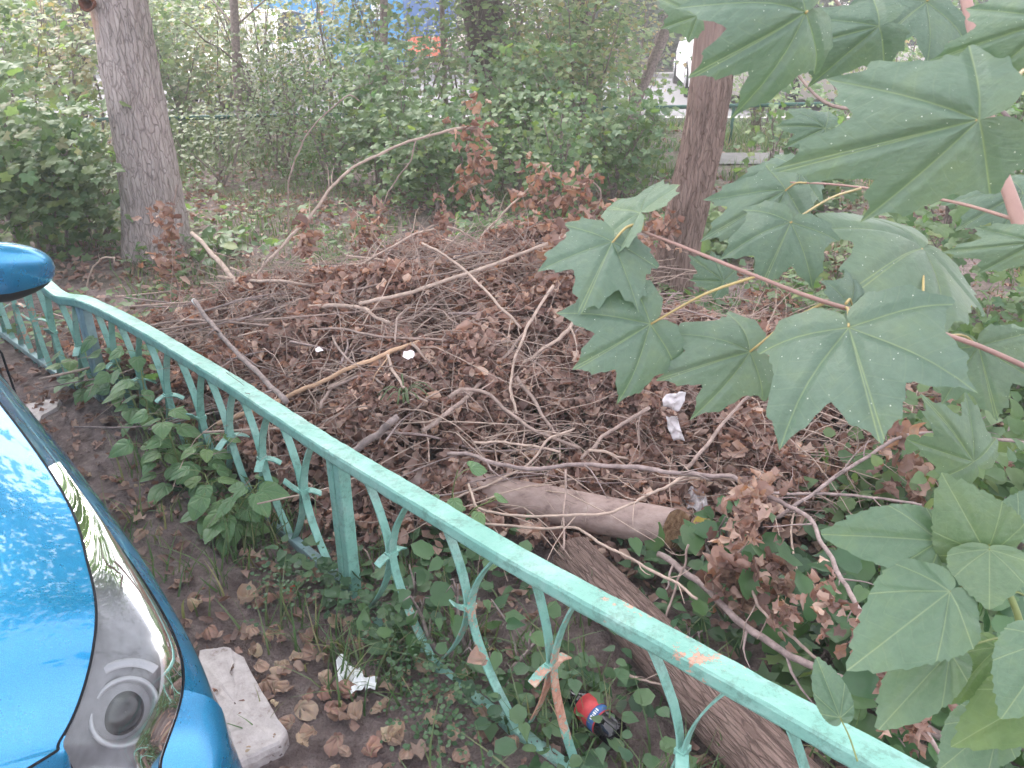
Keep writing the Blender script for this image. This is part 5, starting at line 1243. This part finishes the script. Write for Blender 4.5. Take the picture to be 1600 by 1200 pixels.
M['redleaf'] = leaf_mat('red_fallen_leaf', [(.5, .10, .07), (.5, .10, .07)], .5, .2, .3)
p = P(462, 922, .03); o = link('fallen_leaf', ROUND_ME[2], M['redleaf']); o.location = p; o.scale = (.035, .04, .05); o.rotation_euler = (.6, .3, 2); tag(o, 'reddest fallen leaf left of the fence post foot', 'leaf')
# pale cut tip of the grey branch resting on the rail
rt = [r_ for r_ in ROOTS if r_['label'].startswith('dark grey branch')][0]
q0 = PY(303, 470, 3.05); q1 = PY(310, 478, 3.03); mb = MB(); tube(mb, [q0 - (q1 - q0) * .15, q1], (.0085, .0088), 10); mb.build('cut_tip', M['white'], rt)
# ================================================================ BLUE CAR (nose beside the viewer, lower left)
CF = Vector((.66, -.751, 0)); CL = Vector((.751, .66, 0))
def car_paint():
    m, nt, b = mat('metallic_blue_paint', .22, .5)
    n = noise_tex(nt, 900, 2, .5); c = ramp(nt, n.outputs[0], [(.3, (.008, .17, .40)), (.7, (.03, .32, .60))])
    nt.links.new(c, b.inputs['Base Color']); b.inputs['Metallic'].default_value = .65; b.inputs['Coat Weight'].default_value = 1.0; b.inputs['Coat Roughness'].default_value = .03; b.inputs['Coat IOR'].default_value = 1.6
    d = noise_tex(nt, 9, 5, .7); nt.links.new(ramp(nt, d.outputs[0], [(.3, (.20, .20, .20)), (.7, (.38, .38, .38))]), b.inputs['Roughness'])
    return m
M['carblue'] = car_paint()
M['carseam'] = plain('panel_gap_rubber', (.008, .009, .012), .7, .2)
M['lampblack'] = plain('headlamp_housing', (.25, .25, .27), .4, .6, nscale=9, amt=.9)
M['lampchrome'] = plain('headlamp_chrome', (.75, .76, .78), .12, .8, metal=1.0)
M['lampgrey'] = plain('headlamp_grey', (.42, .41, .42), .35, .5)
M['lampring'] = plain('headlamp_ring', (.34, .34, .36), .3, .6, metal=.3)
def lens_mat():
    m = bpy.data.materials.new('headlamp_lens'); m.use_nodes = True; nt = m.node_tree; nt.nodes.clear()
    o = N(nt, 'ShaderNodeOutputMaterial'); g = N(nt, 'ShaderNodeBsdfGlossy'); g.inputs['Roughness'].default_value = .03; g.inputs['Color'].default_value = (1, 1, 1, 1)
    t = N(nt, 'ShaderNodeBsdfTransparent'); t.inputs[0].default_value = (.86, .87, .88, 1); f = N(nt, 'ShaderNodeFresnel'); f.inputs['IOR'].default_value = 1.5
    x = N(nt, 'ShaderNodeMixShader'); nt.links.new(f.outputs[0], x.inputs[0]); nt.links.new(t.outputs[0], x.inputs[1]); nt.links.new(g.outputs[0], x.inputs[2]); nt.links.new(x.outputs[0], o.inputs[0]); return m
M['lens'] = lens_mat()
VC = -.62      # centre line (v)
def CW(u, v, z): return CF * u + CL * v + Vector((0, 0, z))
def CC(px, py, z): q = P(px, py, z); return (q.dot(CF), q.dot(CL), z)
KEYS = [0, 1, 2, 3, 4, 5, 6]
E_ = [(-2.18,.135,.97), (-1.428,.184,.870), (-1.16,.165,.820), (-1.048,.128,.770), (-.985,.055,.700), (-.955,-.03,.700), (-.86,VC,.72)]
C_ = [(-2.18,.150,.965), (-1.424,.187,.866), (-1.222,.226,.790), (-1.044,.236,.680), (-.985,.165,.575), (-.922,.065,.50), (-.80,VC,.52)]
S_ = [(-2.14,.232,.80), (-1.42,.262,.740), (-1.22,.277,.650), (-1.06,.276,.545), (-.955,.245,.47), (-.855,.08,.45), (-.76,VC,.46)]
B_ = [(-2.14,.245,.24), (-1.42,.262,.24), (-1.22,.262,.22), (-1.06,.250,.20), (-.965,.205,.19), (-.865,.05,.18), (-.79,VC,.18)]
def curve_fn(K):
    pts = [Vector(k) for k in K]; q = [pts[0] * 2 - pts[1]] + pts + [pts[-1] * 2 - pts[-2]]
    # centripetal-ish: plain catmull on keys, u from 0 to 6
    def f(t):
        i = min(int(t), 5); s = t - i; a, b, c, d = q[i], q[i + 1], q[i + 2], q[i + 3]
        if i in (0,): a = b * 2 - c
        return .5 * ((2 * b) + (c - a) * s + (2 * a - 5 * b + 4 * c - d) * s * s + (3 * b - a - 3 * c + d) * s ** 3)
    return f
D_ = [E_[0], E_[1], E_[2], E_[3], E_[4], (-.952,-.015,.61), (-.83,VC,.62)]
fE, fC, fS, fB, fD0 = map(curve_fn, (E_, C_, S_, B_, D_))
def fD(t): return fE(t).lerp(fD0(t), min(1, max(0, (t - 3.9) / .4)))
root = empty('car', tuple(CW(-2.6, VC, 0)), 'bright blue car parked along the fence, its headlight and mirror at the left', 'car'); CAR = root
def tlist(a, b, n): return [a + (b - a) * i / n for i in range(n + 1)]
def patch(name, fa, fb, ts, ns, m, bulge=0.0, parent=None, s0=0.0, s1=1.0, bz=0.0, prof=None, mirror=True, shift=None):
    for sgn in ((1, -1) if mirror else (1,)):
        V = []; U = []
        for t in ts:
            a, b = fa(t), fb(t)
            for j in range(ns + 1):
                s = s0 + (s1 - s0) * j / ns; p = a.lerp(b, s); w = math.sin(math.pi * s); out = Vector((.35 if t > 3 else .1, .8 if t < 4.5 else .1, .4)).normalized()
                p = p + out * bulge * w + Vector((0, 0, bz * w))
                if shift: p = p + shift(t, s)
                v = p.y if sgn > 0 else 2 * VC - p.y; V.append(CW(p.x, v, p.z)); U.append((t, s))
        n = ns + 1; F = [(i * n + j, i * n + j + 1, (i + 1) * n + j + 1, (i + 1) * n + j) for i in range(len(ts) - 1) for j in range(ns)]
        if sgn < 0: F = [f[::-1] for f in F]
        mb = MB(); mb.add(V, F, U); o = mb.build(name, m, parent or root)
    return o
# hood: from its edge in to the centre line
def centre(t):
    u = fE(t).x; z = 1.045 - .30 * max(0, (u + 2.2) / 1.34) ** 2.4
    return Vector((max(-2.18, u), VC, min(z, 1.04)))
def hood_shift(t, s): return Vector((0, 0, .055 * (1 - (1 - s) ** 4) * min(1, (6 - t) / 2.5) * (1 - s * .3) - .0))
patch('hood', fE, centre, tlist(0, 6, 72), 26, M['carblue'], shift=hood_shift)
# front wing strip above, and the side below
patch('wing', fC, fS, tlist(0, 1.0, 16) , 8, M['carblue'], .006)
patch('wing_edge', fE, fC, tlist(0, .985, 14), 2, M['carblue'], .0, shift=lambda t, s: Vector((0, 0, -.003)))
patch('wing', fC, fS, tlist(1.0, 3.3, 30), 8, M['carblue'], .010)
def lens_out(t, s): return Vector((.0, .0, 0))
patch('bumper', fC, fS, tlist(3.3, 6, 36), 8, M['carblue'], .022)
patch('bumper', fE, fD, tlist(4.0, 6, 20), 5, M['carblue'], .006)
patch('grille', fD, fC, tlist(5.22, 6, 14), 4, M['black'], .004)     # grille opening
def fSB(t): return fS(t)
arch_u, arch_r = -1.72, .37
def side_low(t):
    p = fB(t).copy()
    d = abs(p.x - arch_u)
    if d < arch_r: p.z = max(p.z, .30 + math.sqrt(arch_r ** 2 - d ** 2))
    return p
patch('side_panel', fS, side_low, tlist(0, 1.2, 60), 8, M['carblue'], .012)
patch('bumper', fS, fB, tlist(1.2, 6, 60), 8, M['carblue'], .03)
patch('under_lip', fB, lambda t: fB(t) + Vector((-.06, -.03 if t < 5.5 else 0, -.03)), tlist(1.2, 6, 50), 2, M['black'])
# panel gaps
def gap(name, pts, r=.0028):
    for sgn in (1, -1):
        mb = MB(); tube(mb, [CW(p.x, p.y if sgn > 0 else 2 * VC - p.y, p.z) for p in pts], (r, r), 6); mb.build(name, M['carseam'], root)
gap('bonnet_gap', [fE(t) + Vector((0, .0, .0005)) for t in tlist(0, 6, 80)], .0020)
gap('lamp_gap', [fC(t) + Vector((.001, .001, .0)) for t in tlist(1.0, 5.2, 50)], .0014)
gap('lamp_gap', [fD(t) for t in tlist(4.0, 5.2, 20)], .0018)
gap('lamp_gap', [fD(5.2).lerp(fC(5.2), s) for s in tlist(0, 1, 6)], .0024)
# headlight
hl = None
patch('headlight_lens', fD, fC, tlist(1.0, 5.2, 60), 14, M['lens'], .020, s0=.02, s1=.98)
patch('headlight_housing', fD, fC, tlist(1.02, 5.18, 40), 8, M['lampblack'], -.028, s0=.03, s1=.97, shift=lambda t, s: Vector((-.006, -.006, -.012)))
patch('headlight_edge_strip', fD, fC, tlist(1.05, 5.1, 44), 3, M['lampgrey'], -.004, s0=.86, s1=.985, shift=lambda t, s: Vector((0, 0, -.003)))  # plain grey strip along the outer edge of the lamp
patch('headlight_strip', fD, fC, tlist(2.0, 5.0, 36), 2, M['lampgrey'], -.004, s0=.78, s1=.84, shift=lambda t, s: Vector((-.003, -.003, -.008 + .002 * math.sin(t * 4)))); M['lampchrome'].node_tree.nodes['Principled BSDF'].inputs['Roughness'].default_value = .3
for sgn in (1, -1):
    c = fD(3.5).lerp(fC(3.5), .50) + Vector((-.012, -.012, -.022)); c0 = CW(c.x, c.y if sgn > 0 else 2 * VC - c.y, c.z)
    nrm = (CF * .85 + CL * .12 * sgn + Vector((0, 0, .55))).normalized(); a1 = nrm.cross(Vector((0, 0, 1))).normalized(); a2 = nrm.cross(a1)
    def ring(prof, arc0, arc1, m, name, seg=48):
        V = []; n_ = len(prof)
        for k in range(seg + 1):
            a = arc0 + (arc1 - arc0) * k / seg
            for (r, h) in prof: V.append(c0 + a1 * math.cos(a) * r + a2 * math.sin(a) * r + nrm * h)
        F = [(k * n_ + j, k * n_ + j + 1, (k + 1) * n_ + j + 1, (k + 1) * n_ + j) for k in range(seg) for j in range(n_ - 1)]
        mb = MB(); mb.add(V, F); mb.build(name, m, root)
    ring([(.050, .004), (.047, .008), (.043, .006), (.040, -.004), (.038, -.02)], 0, 2 * math.pi, M['lampring'], 'headlight_ring')
    ring([(.001, .006), (.012, .005), (.022, .001), (.03, -.008), (.036, -.02)], 0, 2 * math.pi, M['carglass'], 'projector_lens')
    ring([(.075, .0), (.073, .006), (.062, .002)], 3.6, 5.6, M['lampring'], 'headlight_reflector')
# body behind the wing: doors, glass, roof, rear
def ringsec(u, w, zs, zr, wr):
    return [(u, w, .24), (u, w + .012, .5), (u, w + .012, zs - .14), (u, w - .03, zs), (u, w - .06, zs + .02)], [(u, w - .06, zs + .02), (u, wr, zr)]
U_ = [-2.14, -2.6, -3.2, -3.9, -4.5, -4.85, -4.95]
hw = [.232 - VC, .25 - VC, .255 - VC, .25 - VC, .23 - VC, .17 - VC, .08 - VC]; zsh = [.965, .97, .98, 1.0, 1.0, .98, .9]
for sgn in (1, -1):
    V = []; prof = [(0, .24), (.012, .5), (.008, .8), (-.05, 0), (-.095, .015)]
    for u, w, z in zip(U_, hw, zsh):
        for (dv, zz) in prof: V.append(CW(u, VC + sgn * (w + dv), zz if zz > .1 else z + zz))
    n = len(prof); F = [(i * n + j, i * n + j + 1, (i + 1) * n + j + 1, (i + 1) * n + j) for i in range(len(U_) - 1) for j in range(n - 1)]
    mb = MB(); mb.add(V, F if sgn > 0 else [f[::-1] for f in F]); mb.build('door_side', M['carblue'], root)
    for ug in (-2.24, -3.2, -4.0):
        mb = MB(); tube(mb, [CW(ug, VC + sgn * (.255 - VC + .008), .3), CW(ug, VC + sgn * (.258 - VC + .013), .55), CW(ug, VC + sgn * (.25 - VC + .012), .8), CW(ug, VC + sgn * (.25 - VC - .045), .96)], (.003, .003), 6); mb.build('door_gap', M['carseam'], root)
    mb = MB(); gl = [(-2.25, 1.0), (-2.95, 1.40), (-4.0, 1.41), (-4.55, 1.03)]; mb.add([CW(u, VC + sgn * ((.25 - VC - .10) if z < 1.1 else .56), z) for u, z in gl] , [(0, 1, 2, 3)]); mb.build('side_window', M['carglass'], root)
rf = [(-2.16, 1.02, .70), (-2.9, 1.43, .54), (-3.4, 1.48, .56), (-4.0, 1.45, .54), (-4.75, 1.06, .66), (-4.95, .9, .66)]
for a, b_ in zip(rf[:-1], rf[1:]):
    nm, mm = ('windscreen', M['carglass']) if a is rf[0] else ('rear_window', M['carglass']) if a is rf[3] else ('roof', M['carblue'])
    V = []; 
    for (u, z, w) in (a, b_):
        for k in range(9): f = k / 4 - 1; V.append(CW(u, VC + f * w, z - .03 * f * f))
    mb = MB(); mb.add(V, [(k, k + 1, k + 10, k + 9) for k in range(8)]); mb.build(nm, mm, root)
mb = MB(); mb.add([CW(-4.95, VC - .7, .24), CW(-4.95, VC + .7, .24), CW(-4.96, VC + .68, .9), CW(-4.96, VC - .68, .9)], [(0, 1, 2, 3)]); mb.build('tailgate', M['carblue'], root)
mb = MB(); mb.add([CW(-4.9, VC - .8, .26), CW(-4.9, VC + .8, .26), CW(-.9, VC + .75, .24), CW(-.9, VC - .75, .24)], [(0, 1, 2, 3)]); mb.build('underbody', M['black'], root)
for u in (arch_u, -4.2):
    for sgn in (1, -1):
        p0, p1 = CW(u, VC + sgn * .66, .315), CW(u, VC + sgn * .855, .315); ax_ = (p1 - p0).normalized(); L_ = (p1 - p0).length
        mb = MB(); lathe(mb, p0, ax_, [(0, .2), (0, .29), (.02, .315), (L_ - .02, .315), (L_, .29), (L_, .2)], 40); w_ = mb.build('wheel', M['rubber'], root)
        mb = MB(); lathe(mb, p0, ax_, [(L_ - .03, .001), (L_ - .01, .05), (L_ - .05, .10), (L_ - .03, .19), (L_ - .002, .205)], 40); o = mb.build('rim', M['lampgrey'], root); 
# wing mirror
def mirror_(sgn):
    c = (-2.27, .335, .995); V = []; nu, nv = 28, 18; Fb, Fd = [], []
    def pt(i, j):
        th = 2 * math.pi * i / nu; ph = -math.pi / 2 + math.pi * j / nv
        ex = lambda c_, p_: math.copysign(abs(c_) ** p_, c_)
        x = ex(math.cos(ph), .8) * ex(math.cos(th), .85) * .065; y = ex(math.cos(ph), .75) * ex(math.sin(th), .8) * .122; z = ex(math.sin(ph), .85) * .078
        z *= (1 - .25 * (y / .122 if y > 0 else 0)); z += -.10 * y; x += .2 * z
        v = c[1] + y - .02; v = v if sgn > 0 else 2 * VC - v
        return CW(c[0] + x - .15 * max(0, y), v, c[2] + z)
    for j in range(nv + 1):
        for i in range(nu): V.append(pt(i, j))
    cut = 6
    for j in range(nv):
        for i in range(nu):
            f = (j * nu + i, j * nu + (i + 1) % nu, (j + 1) * nu + (i + 1) % nu, (j + 1) * nu + i); f = f if sgn > 0 else f[::-1]
            (Fb if j >= cut else Fd).append(f)
    mb = MB(); mb.add(V, Fb); o = mb.build('wing_mirror', M['carblue'], root)
    mb = MB(); mb.add(V, Fd); mb.build('mirror_base', M['black'], root)
    v0, v1 = .20, .26
    if sgn < 0: v0, v1 = 2 * VC - v0, 2 * VC - v1
    mb = MB(); tube(mb, [CW(-2.30, v0, .95), CW(-2.28, v1, .955)], (.035, .03), 14); mb.build('mirror_arm', M['black'], root)
mirror_(1); mirror_(-1)
